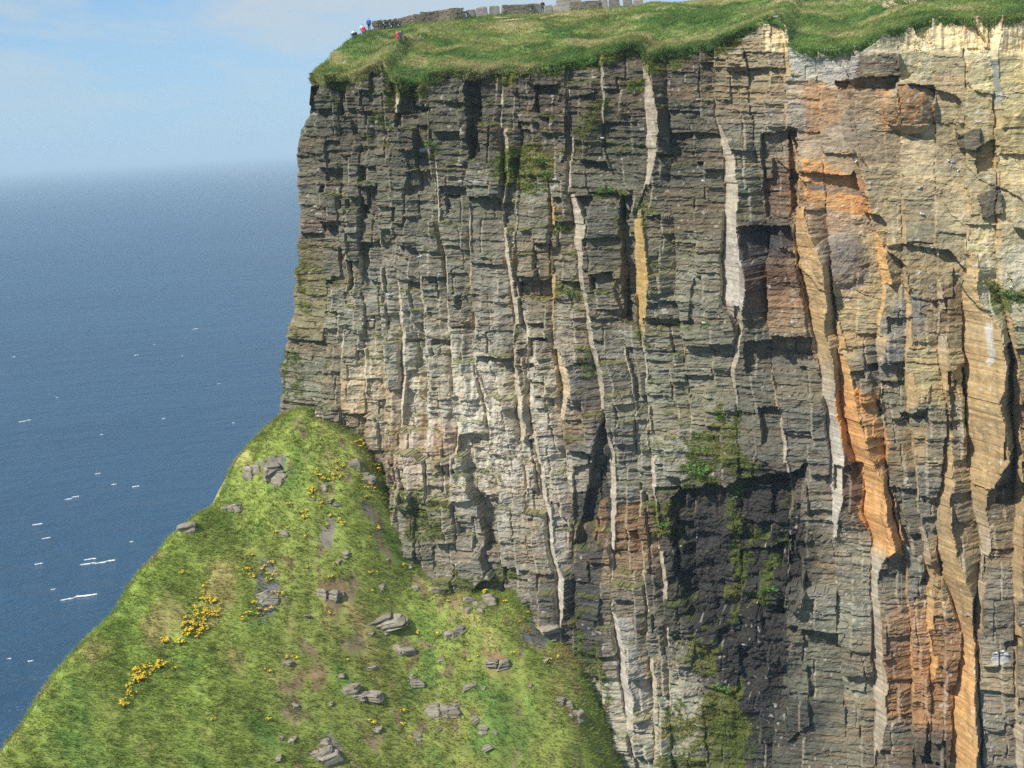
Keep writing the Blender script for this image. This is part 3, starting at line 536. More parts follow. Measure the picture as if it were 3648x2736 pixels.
BRIGHT, OLIVE, STRAW, DEEP = srgb((146,164,76)), srgb((136,144,72)), srgb((174,158,104)), srgb((102,134,62))
def grass_colour(u, e, sd=0):
    a = fbm(u*.05, e*.05, 211+sd, 4)[..., None]; b = fbm(u*.22, e*.3, 221+sd, 4)[..., None]; c = vn(u*.9, e*.9, 231+sd)[..., None]
    col = OLIVE + (BRIGHT-OLIVE)*np.clip(.5 + 1.3*a, 0, 1)
    col = col + (STRAW-col)*np.clip((b - .12)*1.8, 0, .75)
    col = col + (DEEP-col)*np.clip((-b - .22)*2.2, 0, .8)
    return col*(.82 + .36*c)
def build_slope():
    P = np.stack([SX, SY, SZ], -1); c = grass_colour(SU, SE)*.8
    q = grid_quads(*SU.shape); k = (SZ[:-1, :-1] > -4)
    uq, inv = np.unique(q[k].ravel(), return_inverse=True)
    return obj('grass_slope', mesh('grass_slope', P.reshape(-1, 3)[uq], quads=inv.reshape(-1, 4), cols=c.reshape(-1, 3)[uq], mats=[GROUND], smooth=True), kind='structure')
cliff = build_cliff(); slope = build_slope()

# ================================================================== CLIFF-TOP MEADOW
SKY = [(655,152,3),(672,125,6),(690,102,9),(705,92,11),(745,83,14),(770,78,15),(800,69,17),(850,62,19),(900,53,21),(960,46,23),(1015,41,24),(1100,32,27),(1200,26,30),(1300,18,33),(1400,11,36),(1500,4,38),(1620,-4,40),(1800,-30,40),(2212,-90,40),(2400,-110,40)]
def _sky():
    r = []
    for x, y, w in SKY: u, z = on_cliff(x, y, -w); r.append((u, z, w))
    return np.array(r)
SK = _sky()
def meadow(u, w):
    u = np.asarray(u, float); w = np.asarray(w, float)
    ze = np.interp(u, UG, ZE); zs = np.interp(u, SK[:, 0], SK[:, 1]); ws = np.interp(u, SK[:, 0], SK[:, 2])
    t = np.clip(w/ws, 0, 1); z = ze + (zs-ze)*t**.9 + .015*np.maximum(w-ws, 0)
    amp = np.clip(w/4, 0, 1)*np.clip((ws-w)/5, .12, 1)
    z = z + amp*(1.15*fbm(u*.10 + w*.05, w*.14, 301, 3) + .3*fbm(u*.4, w*.5, 303, 3)) - np.where(w < .7, .45*(.7-np.maximum(w, 0))**2, 0)
    return z
def meadow_xyz(u, w): return xyz(u, np.interp(u, UG, DTOPS) + .25 - np.asarray(w, float), meadow(u, w))
mu = np.concatenate([np.arange(-1.2, 99., .4), np.arange(99., 240., 6.)]); mw = np.concatenate([np.arange(0., 46., .4), np.arange(46., 160., 6.)])
def top_colour(u, w):
    a = fbm(u*.06, w*.16, 311, 4)[..., None]; b = fbm(u*.16 + w*.1, w*.42, 321, 4)[..., None]; c = vn(u*.9, w*.9, 331)[..., None]
    g1, g2, s1, d1 = srgb((116,144,74)), srgb((140,146,86)), srgb((172,166,118)), srgb((84,118,58))
    col = g2 + (g1-g2)*np.clip(.5 + 1.5*a, 0, 1); col = col + (s1-col)*np.clip((b-.04)*3., 0, .9); col = col + (d1-col)*np.clip((-b-.05)*3.2, 0, .95)  # dark turf green, deepened to stand in for shadows on the bank
    return col*(.82 + .36*c)
def build_meadow():
    MU, MW = np.meshgrid(mu, mw); P = meadow_xyz(MU, MW); c = top_colour(MU, MW)*.8
    P[0] = P[0] + np.array([NU[0], NU[1], 0])*.05
    # turf lip and left skirt hang down a little over the rock
    n0 = len(mw); lip = P[0].copy(); lip[:, 2] -= .55; lip[:, :2] -= NU*.25
    P2_ = np.concatenate([lip[None], P]); c2 = np.concatenate([c[:1]*.7, c])
    sk = P2_[:, :1].copy(); sk[:, :, 2] -= 9.; P3 = np.concatenate([sk, P2_], 1); c3 = np.concatenate([c2[:, :1], c2], 1)
    return obj('clifftop_meadow', mesh('clifftop_meadow', P3.reshape(-1, 3), quads=grid_quads(*P3.shape[:2]).reshape(-1, 4), cols=c3.reshape(-1, 3), mats=[GROUND], smooth=True), kind='structure')
meadow_o = build_meadow()

# ------------------------------------------------------------------ find where a V point of the photo lands on a surface
_T = np.arange(60., 300., .12)
def hit_meadow(x, y):
    r = ray(x, y); P = CAM + r*_T[:, None]; u = (P[:, :2]-A2) @ CU; d = (P[:, :2]-A2) @ NU; w = np.interp(u, UG, DTOPS) + .25 - d
    k = np.nonzero((w > 0) & (P[:, 2] <= meadow(u, w)) & (w < np.interp(u, SK[:, 0], SK[:, 2])))[0]
    if len(k): return u[k[0]], w[k[0]]
    u, _ = on_cliff(x, y, -np.interp(x, [p[0] for p in SKY], SK[:, 2])); return u, np.interp(u, SK[:, 0], SK[:, 2]) - .6
def hit_slope(x, y):
    r = ray(x, y); P = CAM + r*_T[:1500, None]; k = np.nonzero(P[:, 2] <= slope_z(P[:, 0], P[:, 1]))[0]
    return P[k[0]] if len(k) else None
_TC = np.arange(120., 215., .06)
def hit_cliff(x, y):
    r = ray(x, y); P = CAM + r*_TC[:, None]; u = (P[:, :2]-A2) @ CU; d = (P[:, :2]-A2) @ NU; i = np.clip(np.round((u-UG[0])/DZ).astype(int), 0, NC-1); j = np.clip(np.round((P[:, 2]-ZG[0])/DZ).astype(int), 0, NZ-1)
    k = np.nonzero((P[:, 2] < ZE[i]) & (d <= D[j, i]))[0]
    return (P[k[0]], i[k[0]], j[k[0]]) if len(k) else None
#@@REST@@
# ================================================================== GROWTH
SLOPE_BARE = [([(560,1215),(600,1205),(612,1265),(590,1330),(560,1345),(548,1290)], (122,118,114)), ([(1130,1345),(1165,1315),(1205,1345),(1180,1400),(1120,1405)], (118,116,122)), ([(690,1140),(720,1130),(712,1190),(690,1180)], (130,124,112)),
 ([(690,1260),(745,1240),(750,1300),(715,1330),(690,1320)], (134,114,84)), ([(780,1080),(812,1070),(820,1110),(790,1130)], (132,122,104)), ([(640,1450),(700,1430),(690,1480),(650,1490)], (150,128,92)), ([(1045,1410),(1100,1400),(1100,1450),(1050,1450)], (146,120,84)), ([(730,1375),(790,1355),(800,1400),(740,1410)], (140,126,96)), ([(690,1590),(730,1580),(735,1659),(690,1659)], (132,128,116)), ([(560,990),(610,975),(610,1040),(570,1040)], (124,122,108))]
def recolour_slope():
    P = np.stack([SX, SY, SZ], -1); x, y = v_of(P); x = x + 22*fbm(SU*.35, SE*.35, 401, 5, .65); y = y + 22*fbm(SU*.35, SE*.35, 402, 5, .65)
    bare = np.zeros(SU.shape, bool)
    a = np.zeros((SU.size, 4), np.float32)
    c = grass_colour(SU, SE)*.85
    for poly, cc in SLOPE_BARE: m = inpoly(x, y, poly) & (vn(SU*1.1, SE*1.1, 406) > .33); bare |= m & (vn(SU*1.7, SE*1.7, 407) > .3); c[m] = srgb(cc)*.8*(.75 + .5*vn(SU[m]*2, SE[m]*2, 403))[:, None]
    m = (vn(SU*.7, SE*.8, 404)*.7 + .3*vn(SU*2, SE*2, 408) > .74) & (x > 600) & ~bare; c[m] = srgb((138,122,92))*.8; bare |= m & (vn(SU*2, SE*2, 405) > .5)
    return c, bare
_sc, SBARE = recolour_slope()
def _apply():
    me = slope.data; q = grid_quads(*SU.shape); k = (SZ[:-1, :-1] > -4); uq = np.unique(q[k].ravel())
    c = np.ones((len(uq), 4), np.float32); c[:, :3] = _sc.reshape(-1, 3)[uq]; me.attributes['Col'].data.foreach_set('color', c.ravel())
_apply()
def blades(name, P, lean, h, w, col, nb, label, spread=.22, jit=.55):
    n = len(P); B = np.repeat(P, nb, 0) + rng.normal(0, spread, (n*nb, 3))*np.array([1, 1, .25]); H = np.repeat(h, nb)*rng.uniform(.6, 1.25, n*nb)
    dirs = np.repeat(lean, nb, 0) + rng.normal(0, jit, (n*nb, 3)); dirs /= np.linalg.norm(dirs, axis=1, keepdims=True)
    side = np.cross(dirs, rng.normal(0, 1, (n*nb, 3))); side /= np.linalg.norm(side, axis=1, keepdims=True) + 1e-9
    W = (np.repeat(w, nb)*rng.uniform(.6, 1.3, n*nb))[:, None]
    V = np.stack([B - side*W/2 - dirs*.12, B + side*W/2 - dirs*.12, B + dirs*H[:, None]], 1).reshape(-1, 3)
    C = np.repeat(np.repeat(col, nb, 0)*rng.uniform(.75, 1.3, (n*nb, 1)), 3, 0); C[2::3] = C[2::3]*.8 + .2*STRAW
    o = obj(name, mesh(name, V, tris=np.arange(len(V)).reshape(-1, 3), cols=C, mats=[GRASS]), kind='stuff'); tag(o, label, 'grass'); return o
def in_frame(P, m=40):
    x, y = v_of(P); return (x > -m) & (x < 2212+m) & (y > -m) & (y < 1659+m)
def slope_grass():
    n = 190000; u = rng.uniform(-70, 45, n); e = rng.uniform(1, 62, n); b = xyz(u, e, 0); z = slope_z(b[:, 0], b[:, 1]); P = np.stack([b[:, 0], b[:, 1], z], 1)
    i = np.clip(((u-gu[0])/.42).astype(int), 0, len(gu)-1); j = np.clip(((e-ge[0])/.42).astype(int), 0, len(ge)-1)
    px, py = b[:, 0]-P0[0], b[:, 1]-P0[1]; t = px*CN[0] + py*CN[1]
    k = in_frame(P) & ~SBARE[j, i] & (t > -2.5); k &= (vn(u*.8, e*.8, 411) + .35*rng.random(n) > .32)
    P, u, e = P[k], u[k], e[k]; g = .5
    x, y = P[:, 0], P[:, 1]; nx = (slope_z(x-g, y, False) - slope_z(x+g, y, False))/(2*g); ny = (slope_z(x, y-g, False) - slope_z(x, y+g, False))/(2*g)
    lean = np.stack([nx*.9, ny*.9, .9 - 0*nx], 1); lean[:, 0] += .25
    col = grass_colour(u, e)*rng.uniform(.8, 1.2, (len(u), 1)); hh = rng.uniform(.22, .5, len(u))*(.7 + .6*vn(u*.35, e*.35, 412))
    blades('slope_grass', P, lean, hh, np.full(len(u), .085), col, 5, 'long wind-combed green grass covering the steep slope below the cliff')
slope_grass()
def meadow_grass():
    n = 90000; u = rng.uniform(-1, 93, n); w = rng.uniform(0, 1, n)**1.25*40; k = w < np.interp(u, SK[:, 0], SK[:, 2]) + .5; u, w = u[k], w[k]
    P = meadow_xyz(u, w); k = in_frame(P); P, u, w = P[k], u[k], w[k]
    lean = np.tile(np.array([.45, -.25, .8]), (len(u), 1)); lip = w < .6; lean[lip] += np.array([NU[0], NU[1], -.3])*.6
    col = top_colour(u, w); hh = rng.uniform(.15, .4, len(u))*(.6 + .8*vn(u*.4, w*.4, 421))
    blades('meadow_grass', P, lean, hh, np.full(len(u), .09), col, 4, 'wind-blown meadow grass on the cliff top along the rock edge')
    # turf fringe hanging over the edge
    n = 9000; u = rng.uniform(-.6, 93, n); k = (np.interp(u, UG, VX[-1]) < 1640) | (rng.random(n) < .5); u = u[k]; den = vn(u*.55, u*0, 431)*.6 + .4*vn(u*2.3, u*0, 432); u = u[den + .25*rng.random(len(u)) > .52]; z = np.interp(u, UG, ZE) - rng.uniform(-.1, 1., len(u))**2*(.2 + 1.5*vn(u*.8, u*0, 433))
    P = xyz(u, np.interp(u, UG, DTOPS) + .35 - rng.uniform(0, .3, len(u)), z); lean = np.tile(np.array([NU[0]*.8, NU[1]*.8, -.25]), (len(u), 1))
    blades('hanging_turf', P, lean, rng.uniform(.18, .45, len(u)), np.full(len(u), .08), top_colour(u, u*0)*.95, 4, 'fringe of turf hanging over the top edge of the cliff')
meadow_grass()
def ledge_grass():
    j, i = np.nonzero((GR > .42) & (Z < ZE[None, :] + .1)); p = rng.random(len(i)) < .42; i, j = i[p], j[p]
    P = xyz(UG[i], D[j, i] + .03, ZG[j]); k = in_frame(P); P = P[k]; i, j = i[k], j[k]
    foot = np.array([z_foot(u) for u in UG]); k = P[:, 2] > foot[i] - 1; P = P[k]; i, j = i[k], j[k]
    lean = np.tile(np.array([NU[0]*.8, NU[1]*.8, .35]), (len(P), 1))
    blades('ledge_grass', P, lean, rng.uniform(.14, .34, len(P)), np.full(len(P), .08), gcol[j, i]*rng.uniform(.8, 1.25, (len(P), 1)), 4, 'green moss and grass growing on ledges and wet seeps of the cliff', .1, .7)
ledge_grass()
# ------------------------------------------------------------------ ragwort
LEAF = plain('ragwort_leaf', (.075, .12, .03), .7); YEL = plain('ragwort_flower', (.80, .56, .03), .7, .12); STEM = plain('plant_stem', (.10, .13, .04))
def ragwort_mesh(seed):
    r = random.Random(seed); V, T, M = [], [], []
    def tri(a, b, c, m): k = len(V); V.extend([a, b, c]); T.append((k, k+1, k+2)); M.append(m)
    for s in range(r.randint(3, 5)):
        a = r.uniform(0, 6.28); L = r.uniform(.45, .75); tx, ty = math.cos(a)*L*.42, math.sin(a)*L*.42; top = (tx, ty, L); w = .018
        tri((-w, 0, 0), (w, 0, 0), top, 2); tri((0, -w, 0), (0, w, 0), top, 2)
        for q in range(6):
            f = r.uniform(.15, .8); b = r.uniform(0, 6.28); l = r.uniform(.1, .2); c = (tx*f, ty*f, L*f); d = (math.cos(b), math.sin(b))
            tri((c[0]-d[1]*.035, c[1]+d[0]*.035, c[2]), (c[0]+d[1]*.035, c[1]-d[0]*.035, c[2]), (c[0]+d[0]*l, c[1]+d[1]*l, c[2]+.03), 0)
        for q in range(r.randint(4, 7)):
            cx, cy, cz = tx + r.gauss(0, .08), ty + r.gauss(0, .08), L + r.uniform(-.06, .06); R = r.uniform(.05, .085)
            ring = [(cx + R*math.cos(k*1.2566), cy + R*math.sin(k*1.2566), cz) for k in range(5)]
            for k in range(5): tri(ring[k], ring[(k+1) % 5], (cx, cy, cz + .045), 1); tri(ring[(k+1) % 5], ring[k], (cx, cy, cz - .03), 1)
    return mesh('ragwort', V, tris=T, mats=[LEAF, YEL, STEM], midx=M)
RAG = [ragwort_mesh(k) for k in range(6)]
G1 = ('yellow ragwort plant in the densest flower patch on the steep grass slope', 'ragwort in the dense patch')
G2 = ('yellow ragwort plant in the lower flower patch beside the slope\'s seaward edge', 'ragwort in the lower patch')
G3 = ('yellow ragwort plant fringing the bare grey scree patch on the slope', 'ragwort round the scree')
G4 = ('yellow ragwort plant on the upper slope close under the cliff foot', 'ragwort under the cliff')
G5 = ('lone yellow ragwort plant scattered in grass away from the flower patches', 'scattered ragwort')
CLUSTER = [(443,1334,26,20,G1),(418,1357,20,16,G1),(456,1303,10,14,G1),(400,1368,8,10,G1),(316,1461,14,12,G2),(298,1463,10,10,G2),(352,1454,8,14,G2),(289,1501,7,12,G2),(271,1528,5,8,G2),(330,1440,4,10,G2),(359,1393,3,6,G2),(388,1402,3,8,G2),
 (542,1244,6,16,G3),(565,1325,6,14,G3),(528,1334,5,12,G3),(585,1240,5,12,G3),(600,1290,4,12,G3),(678,1072,7,12,G4),(718,1036,9,12,G4),(732,1009,4,8,G4),(777,959,6,10,G4),(813,1022,6,8,G4),(800,1054,10,18,G4),(655,1117,4,8,G4),(741,1131,4,7,G4),(690,1030,3,10,G4)]
def ragworts():
    r = random.Random(5); pts = []
    for x, y, n, rad, g in CLUSTER:
        for k in range(n): pts.append((x + r.gauss(0, rad*.7), y + r.gauss(0, rad*.7), g))
    for k in range(46): pts.append((r.uniform(560, 1220), r.uniform(1080, 1600), G5))
    for x, y in [(800,1167),(542,1203),(393,1246),(461,1560),(1085,1240),(1130,1340),(905,1375),(1180,1370),(1035,1240),(840,1300),(820,1245)]: pts.append((x, y, G5))
    for x, y, g in pts:
        P = hit_slope(x, y)
        if P is None or (CU @ (P[:2]-A2)) > 40: continue
        s = r.uniform(.75, 1.35); o = obj('ragwort_plant', RAG[r.randrange(6)], None, tuple(P - np.array([0, 0, .05]))); o.scale = (s, s, s); o.rotation_euler = (0, 0, r.uniform(0, 6.28)); tag(o, g[0], 'flower', g[1])
ragworts()
# ------------------------------------------------------------------ leafy clumps on ledges
LUSH = plain('lush_leaf', (.085, .19, .03), .6, .35, 2.)
def leafy_mesh(seed, n=130):
    r = np.random.default_rng(seed); a = r.uniform(0, 6.28, n); q = r.uniform(0, 1, n)**.5; c = np.stack([np.cos(a)*q, np.sin(a)*q*.8, r.uniform(0, 1, n)*(1-q*q)*.8], 1)
    d = c*np.array([1, 1, .6]) + r.normal(0, .5, (n, 3)) + np.array([0, 0, .3]); d /= np.linalg.norm(d, axis=1, keepdims=True); s = np.cross(d, r.normal(0, 1, (n, 3))); s /= np.linalg.norm(s, axis=1, keepdims=True)
    l = r.uniform(.22, .42, (n, 1)); w = l*.32; V = np.stack([c, c + d*l*.5 + s*w, c + d*l, c + d*l*.5 - s*w, c + s*.02], 1).reshape(-1, 3); V = np.concatenate([V, [[0, 0, -.1]]]); b = np.arange(n)*5
    return mesh('leaf_clump', V, quads=np.stack([b, b+1, b+2, b+3], 1), tris=np.stack([b, b+4, np.full(n, 5*n)], 1), mats=[LUSH])
LEAFY = [leafy_mesh(k) for k in range(4)]
for x, y, s, lab in [(1115,372,42,'bright green leafy clump on the broad ledge above the white slab'),(1165,350,26,'small leafy clump at the back of the green ledge above the white slab'),(1182,378,26,'rounded leafy clump at the right end of the green ledge above the white slab'),(1310,414,36,'low leafy clump capping the square dark block'),
 (1213,488,22,'leafy tuft beside the thin yellow joint face, upper of two'),(1228,636,28,'leafy tuft beside the thin yellow joint face, lower of two'),(1370,192,18,'bright leafy tuft under the turf beside the tall white joint face'),(2176,640,34,'green clump flowering white on the tan ledge'),
 (1746,682,8,'tiny green tuft alone on the brown slab edge'),(1508,1012,40,'large leafy clump at the top of the black wet alcove'),(1562,902,28,'leafy clump on the grey ledge above the wet alcove'),(1600,1062,28,'yellow-green clump hanging in the black wet alcove'),
 (1432,1130,28,'leafy clump on the left wall of the black wet alcove'),(1662,1276,34,'ferny clump beside the pale boulder in the gully'),(1560,1486,36,'vivid green clump at the head of the mossy gully'),(1282,1502,30,'leafy clump at the foot of the white streak'),
 (930,312,22,'leafy clump beside the small white slab near the headland top'),(668,284,11,'small green tuft on the headland corner'),(1268,766,14,'leafy tuft under the long pale joint face, upper of two'),(1264,792,18,'leafy tuft under the long pale joint face, lower of two'),(1060,560,10,'tiny tuft on a grey ledge of the middle face')]:
    h = hit_cliff(x, y)
    if not h: continue
    P = h[0] + np.array([NU[0], NU[1], 0])*.15; o = obj('leafy_plant', LEAFY[int(x) % 4], None, tuple(P)); k = s/31.; o.scale = (k, k, k*.8); o.rotation_euler = (.35, 0, x); tag(o, lab, 'plant')

# ================================================================== ROCKS on the slope
def stone_mesh(seed, bands=1.):
    r = np.random.default_rng(seed); nu, nv = 26, 17; a = np.linspace(0, 2*np.pi, nu, endpoint=False); b = np.linspace(-np.pi/2, np.pi/2, nv)
    Aa, Bb = np.meshgrid(a, b); sg = lambda v, p: np.sign(v)*np.abs(v)**p
    Aa = Aa + r.uniform(0, 6); x = sg(np.cos(Bb), .25)*sg(np.cos(Aa), .3); y = sg(np.cos(Bb), .25)*sg(np.sin(Aa), .3); z = sg(np.sin(Bb), .4)
    k = 1 + .16*bands*(hsh(np.floor(z*3.5 + 9).astype(int), seed, 5) - .5)*2 + .42*fbm(x*1.1 + seed*3 + z, y*1.1 + z*1.6, seed+6, 4, .65); x = x*k; y = y*k; z = z + .12*fbm(x*1.2 + 5, y*1.2 + seed, seed+8, 2); x = x + .18*r.normal()*z; y = y + .18*r.normal()*z
    q = []
    for j in range(nv-1):
        for i in range(nu): q.append((j*nu+i, j*nu+(i+1) % nu, (j+1)*nu+(i+1) % nu, (j+1)*nu+i))
    c0 = srgb((150, 142, 124)); c = np.ones((nu*nv, 3))*c0; c = c*(.8 + .4*hsh(np.floor(z*4 + 9).astype(int), seed, 7).ravel()[:, None])
    return mesh('stone', np.stack([x, y, z], -1).reshape(-1, 3)*.5, quads=q, cols=np.concatenate([c*.9, np.zeros((nu*nv, 1))], 1), mats=[ROCK])
STONES = [stone_mesh(k) for k in range(10)]
def outcrop(x, y, w, h, n, label, seed):
    P = hit_slope(x, y)
    if P is None: return
    r = random.Random(seed); root = obj('rock_outcrop', None, None, tuple(P)); root.empty_display_size = .3; W, Hh = w/15.5, h/15.5; tag(root, label, 'rock')
    for k in range(n):
        s = obj('stone', STONES[r.randrange(10)], root); f = (k+.5)/n - .5; sx = W*(1.35/n if n > 1 else 1.)*r.uniform(.8, 1.4); sz = Hh*r.uniform(.5, .95)
        s.location = (f*W*.8 + r.gauss(0, .08*W), r.uniform(-.35, .35)*W*.4, Hh*r.uniform(-.34, .06)); s.scale = (sx, max(sx*.8, .5)*r.uniform(.7, 1.1), sz); s.rotation_euler = (r.uniform(-.2, .2), r.uniform(-.25, .25), r.uniform(-.6, .6))
for k, a in enumerate([(546,1022,44,46,3,'grey lichened outcrop at the crest of the grass slope, left of its twin'),(598,1012,36,42,2,'grey outcrop just inside the crest of the grass slope, right of its twin'),(502,1094,32,36,2,'dark rounded boulder on the seaward crest below the grey outcrops'),(402,1140,24,24,1,'small grey rock standing up from the seaward skyline of the slope'),
 (600,1040,20,26,1,'small grey stone below the crest outcrops'),(790,1030,36,44,2,'brown rock with a dark hollow beside flowers near the cliff foot'),(768,1010,26,40,1,'upright brown stone beside the dark hollow near the cliff foot'),(575,1290,46,22,2,'flat grey slabs at the bottom of the bare scree patch'),(716,1285,50,44,4,'dark layered outcrop under a brown turf overhang'),(752,1494,34,46,2,'tall grey boulder, left of a pair with a dark hollow between'),
 (790,1500,42,30,2,'broad grey boulder, right of a pair with a dark hollow between'),(696,1632,56,46,3,'pale blocky outcrop at the foot of the slope'),(830,1338,56,24,2,'flat pale slab half sunk in grass below the big buttress'),(945,1530,40,34,2,'grey stepped outcrop with grass on top, left piece'),(982,1530,36,30,2,'grey stepped outcrop with grass on top, right piece'),(1042,1580,20,32,1,'small black upright rock on the lower slope'),
 (1076,1430,46,26,3,'dark brown overhanging ledge in the middle of the grass'),(898,1472,28,20,2,'small brown rocks below the flat slab'),(992,1362,62,26,4,'line of broken grey rocks under the buttress'),(1040,1300,56,38,3,'hummocky grey outcrop at the foot of the buttress'),(1160,1345,70,26,3,'dark grey slanting slab at the edge of the bare gravel'),(1212,1516,38,30,3,'stacked grey blocks where grass meets the cliff, upper stack'),
 (1240,1545,36,34,3,'stacked grey blocks where grass meets the cliff, lower stack'),(700,1050,20,18,1,'small pale stone among flowers on the upper slope'),(740,1190,22,20,1,'small grey stone beside a single flower on the upper slope'),(870,1400,34,22,2,'low grey ledge beneath the flat pale slab'),(800,1440,24,18,1,'small stone between the slab and the boulder pair'),(1130,1290,30,24,2,'grey rubble at the base of the pale face'),(620,1150,18,14,1,'small stone on the smooth seaward grass'),(1010,1480,22,18,1,'small grey stone above the stepped outcrop')]): outcrop(*a, 100+k)
for k in range(60):
    r = random.Random(900+k); x, y = r.uniform(600, 1260), r.uniform(1050, 1640); P = hit_slope(x, y)
    if P is None or CU @ (P[:2]-A2) > 40: continue
    o = obj('small_stone', STONES[k % 10], None, tuple(P)); s = r.uniform(.35, .9); o.scale = (s*1.3, s, s*.7); o.rotation_euler = (r.uniform(-.3, .3), r.uniform(-.3, .3), r.uniform(0, 6)); tag(o, 'small loose grey stone lying in grass of the steep slope', 'stone', 'small stones on the slope')

# ================================================================== CLIFF TOP: walls, paths, people
def sky_u(x): return np.interp(x, [p[0] for p in SKY], SK[:, 0])
WALLST = rock_material('wall_stone', srgb((112, 106, 92))); FLAG = rock_material('flagstone', srgb((146, 140, 130)))
def block_mesh(seed):
    r = random.Random(seed); bm = bmesh.new(); bmesh.ops.create_cube(bm, size=1.)
    for v in bm.verts: v.co += Vector((r.uniform(-.14, .14), r.uniform(-.1, .1), r.uniform(-.14, .14)))
    bmesh.ops.bevel(bm, geom=bm.edges[:], offset=.08, segments=1, affect='EDGES'); me = bpy.data.meshes.new('wall_stone'); bm.to_mesh(me); bm.free(); return me
BL = [block_mesh(k) for k in range(8)]
for b in BL: b.materials.append(WALLST)
BF = [block_mesh(40+k) for k in range(4)]
for b in BF: b.materials.append(FLAG)
def along_wall(u):
    w = np.interp(u, SK[:, 0], SK[:, 2]) - .3; P = meadow_xyz(u, w); return P
def stone_wall(x0, x1, hgt, label, seed):
    r = random.Random(seed); u0, u1 = sky_u(x0), sky_u(x1); root = obj('stone_wall', None, None, tuple(along_wall((u0+u1)/2))); tag(root, label, 'wall', None); root.empty_display_size = .5; B = np.array(root.location)
    u = u0; nc = max(3, int(round(hgt/.27)))
    for c in range(nc):
        u = u0 + r.uniform(-.2, .1); ch = hgt/nc
        while u < u1:
            L = r.uniform(.35, .75); P = along_wall(u + L/2); Q = along_wall(u + L/2 + .3); ang = math.atan2(Q[1]-P[1], Q[0]-P[0])
            s = obj('stone', BL[r.randrange(8)], root, tuple(P + np.array([0, 0, ch*(c+.2) + r.uniform(-.02, .02)]) - B)); s.scale = (L*1.16, .5 + r.uniform(-.05, .08), ch*1.25*r.uniform(.9, 1.25 if c == nc-1 else 1.05)); s.rotation_euler = (r.uniform(-.06, .06), -math.atan2(Q[2]-P[2], .3), ang); u += L
def flag_fence(x0, x1, hgt, label, seed):
    r = random.Random(seed); u0, u1 = sky_u(x0), sky_u(x1); root = obj('flagstone_fence', None, None, tuple(along_wall((u0+u1)/2))); tag(root, label, 'fence'); root.empty_display_size = .5; B = np.array(root.location); u = u0
    while u < u1:
        L = r.uniform(1.1, 2.0); P = along_wall(u + L/2); Q = along_wall(u + L/2 + .4); ang = math.atan2(Q[1]-P[1], Q[0]-P[0]); h = hgt*r.uniform(.85, 1.15)
        s = obj('flagstone', BF[r.randrange(4)], root, tuple(P + np.array([0, 0, h*.42]) - B)); s.scale = (L*1.03, .12, h); s.rotation_euler = (r.uniform(-.08, .08), -math.atan2(Q[2]-P[2], .4) + r.uniform(-.05, .05), ang + r.uniform(-.05, .05)); u += L
stone_wall(824, 921, 1.25, 'dark dry stone wall climbing the skyline beside the standing walkers', 1); stone_wall(922, 1014, 1.5, 'taller dark dry stone wall section ending at the gap in the skyline wall', 2)
flag_fence(1020, 1098, 1.15, 'pale upright flagstone fence just after the gap in the skyline wall', 3); stone_wall(1099, 1152, 1.35, 'short dark dry stone wall between two pale flagstone fences', 4); flag_fence(1153, 1205, 1.3, 'pale flagstone fence with a walker behind it', 5)
flag_fence(1207, 1236, 1.7, 'tall single pale flagstone panel on the skyline', 6); stone_wall(1237, 1296, 1.2, 'low broken dark dry stone wall between the tall flagstone and the far fence', 7); flag_fence(1298, 1385, 1.3, 'long dark flagstone fence at the inland end of the skyline', 8)
EARTH = plain('bare_earth', tuple(srgb((190, 172, 140))*.85), .95, .3, 1.5)
def path(pts, wd, seed):
    L = []; R_ = []
    us = [hit_meadow(x, y) for x, y in pts]; us = np.array(us); f = np.linspace(0, len(us)-1, len(us)*6); uu = np.interp(f, range(len(us)), us[:, 0]); ww = np.interp(f, range(len(us)), us[:, 1])
    du, dw = np.gradient(uu), np.gradient(ww); n = np.hypot(du, dw) + 1e-6; h = wd/2*(.7 + .6*vn(f*.9, f*0, seed))
    rows = [meadow_xyz(uu - dw/n*h*k, ww + du/n*h*k) + np.array([0, 0, .07]) for k in (-1, -.4, .4, 1)]
    P = np.stack(rows); obj('footpath', mesh('footpath', P.reshape(-1, 3), quads=grid_quads(*P.shape[:2]).reshape(-1, 4), mats=[EARTH]), kind='structure')
path([(1862,-8),(1890,2),(1918,9),(1955,15)], 1.3, 1); path([(1925,-6),(1960,2),(1995,8)], .8, 2); path([(1080,46),(1130,42),(1180,37),(1230,32)], .7, 3); path([(812,80),(826,86),(838,92)], .8, 4); path([(868,84),(890,82),(912,78)], .6, 5); path([(1672,2),(1690,5),(1710,3)], 1.1, 6); path([(1068,38),(1085,40),(1100,39)], .7, 7)

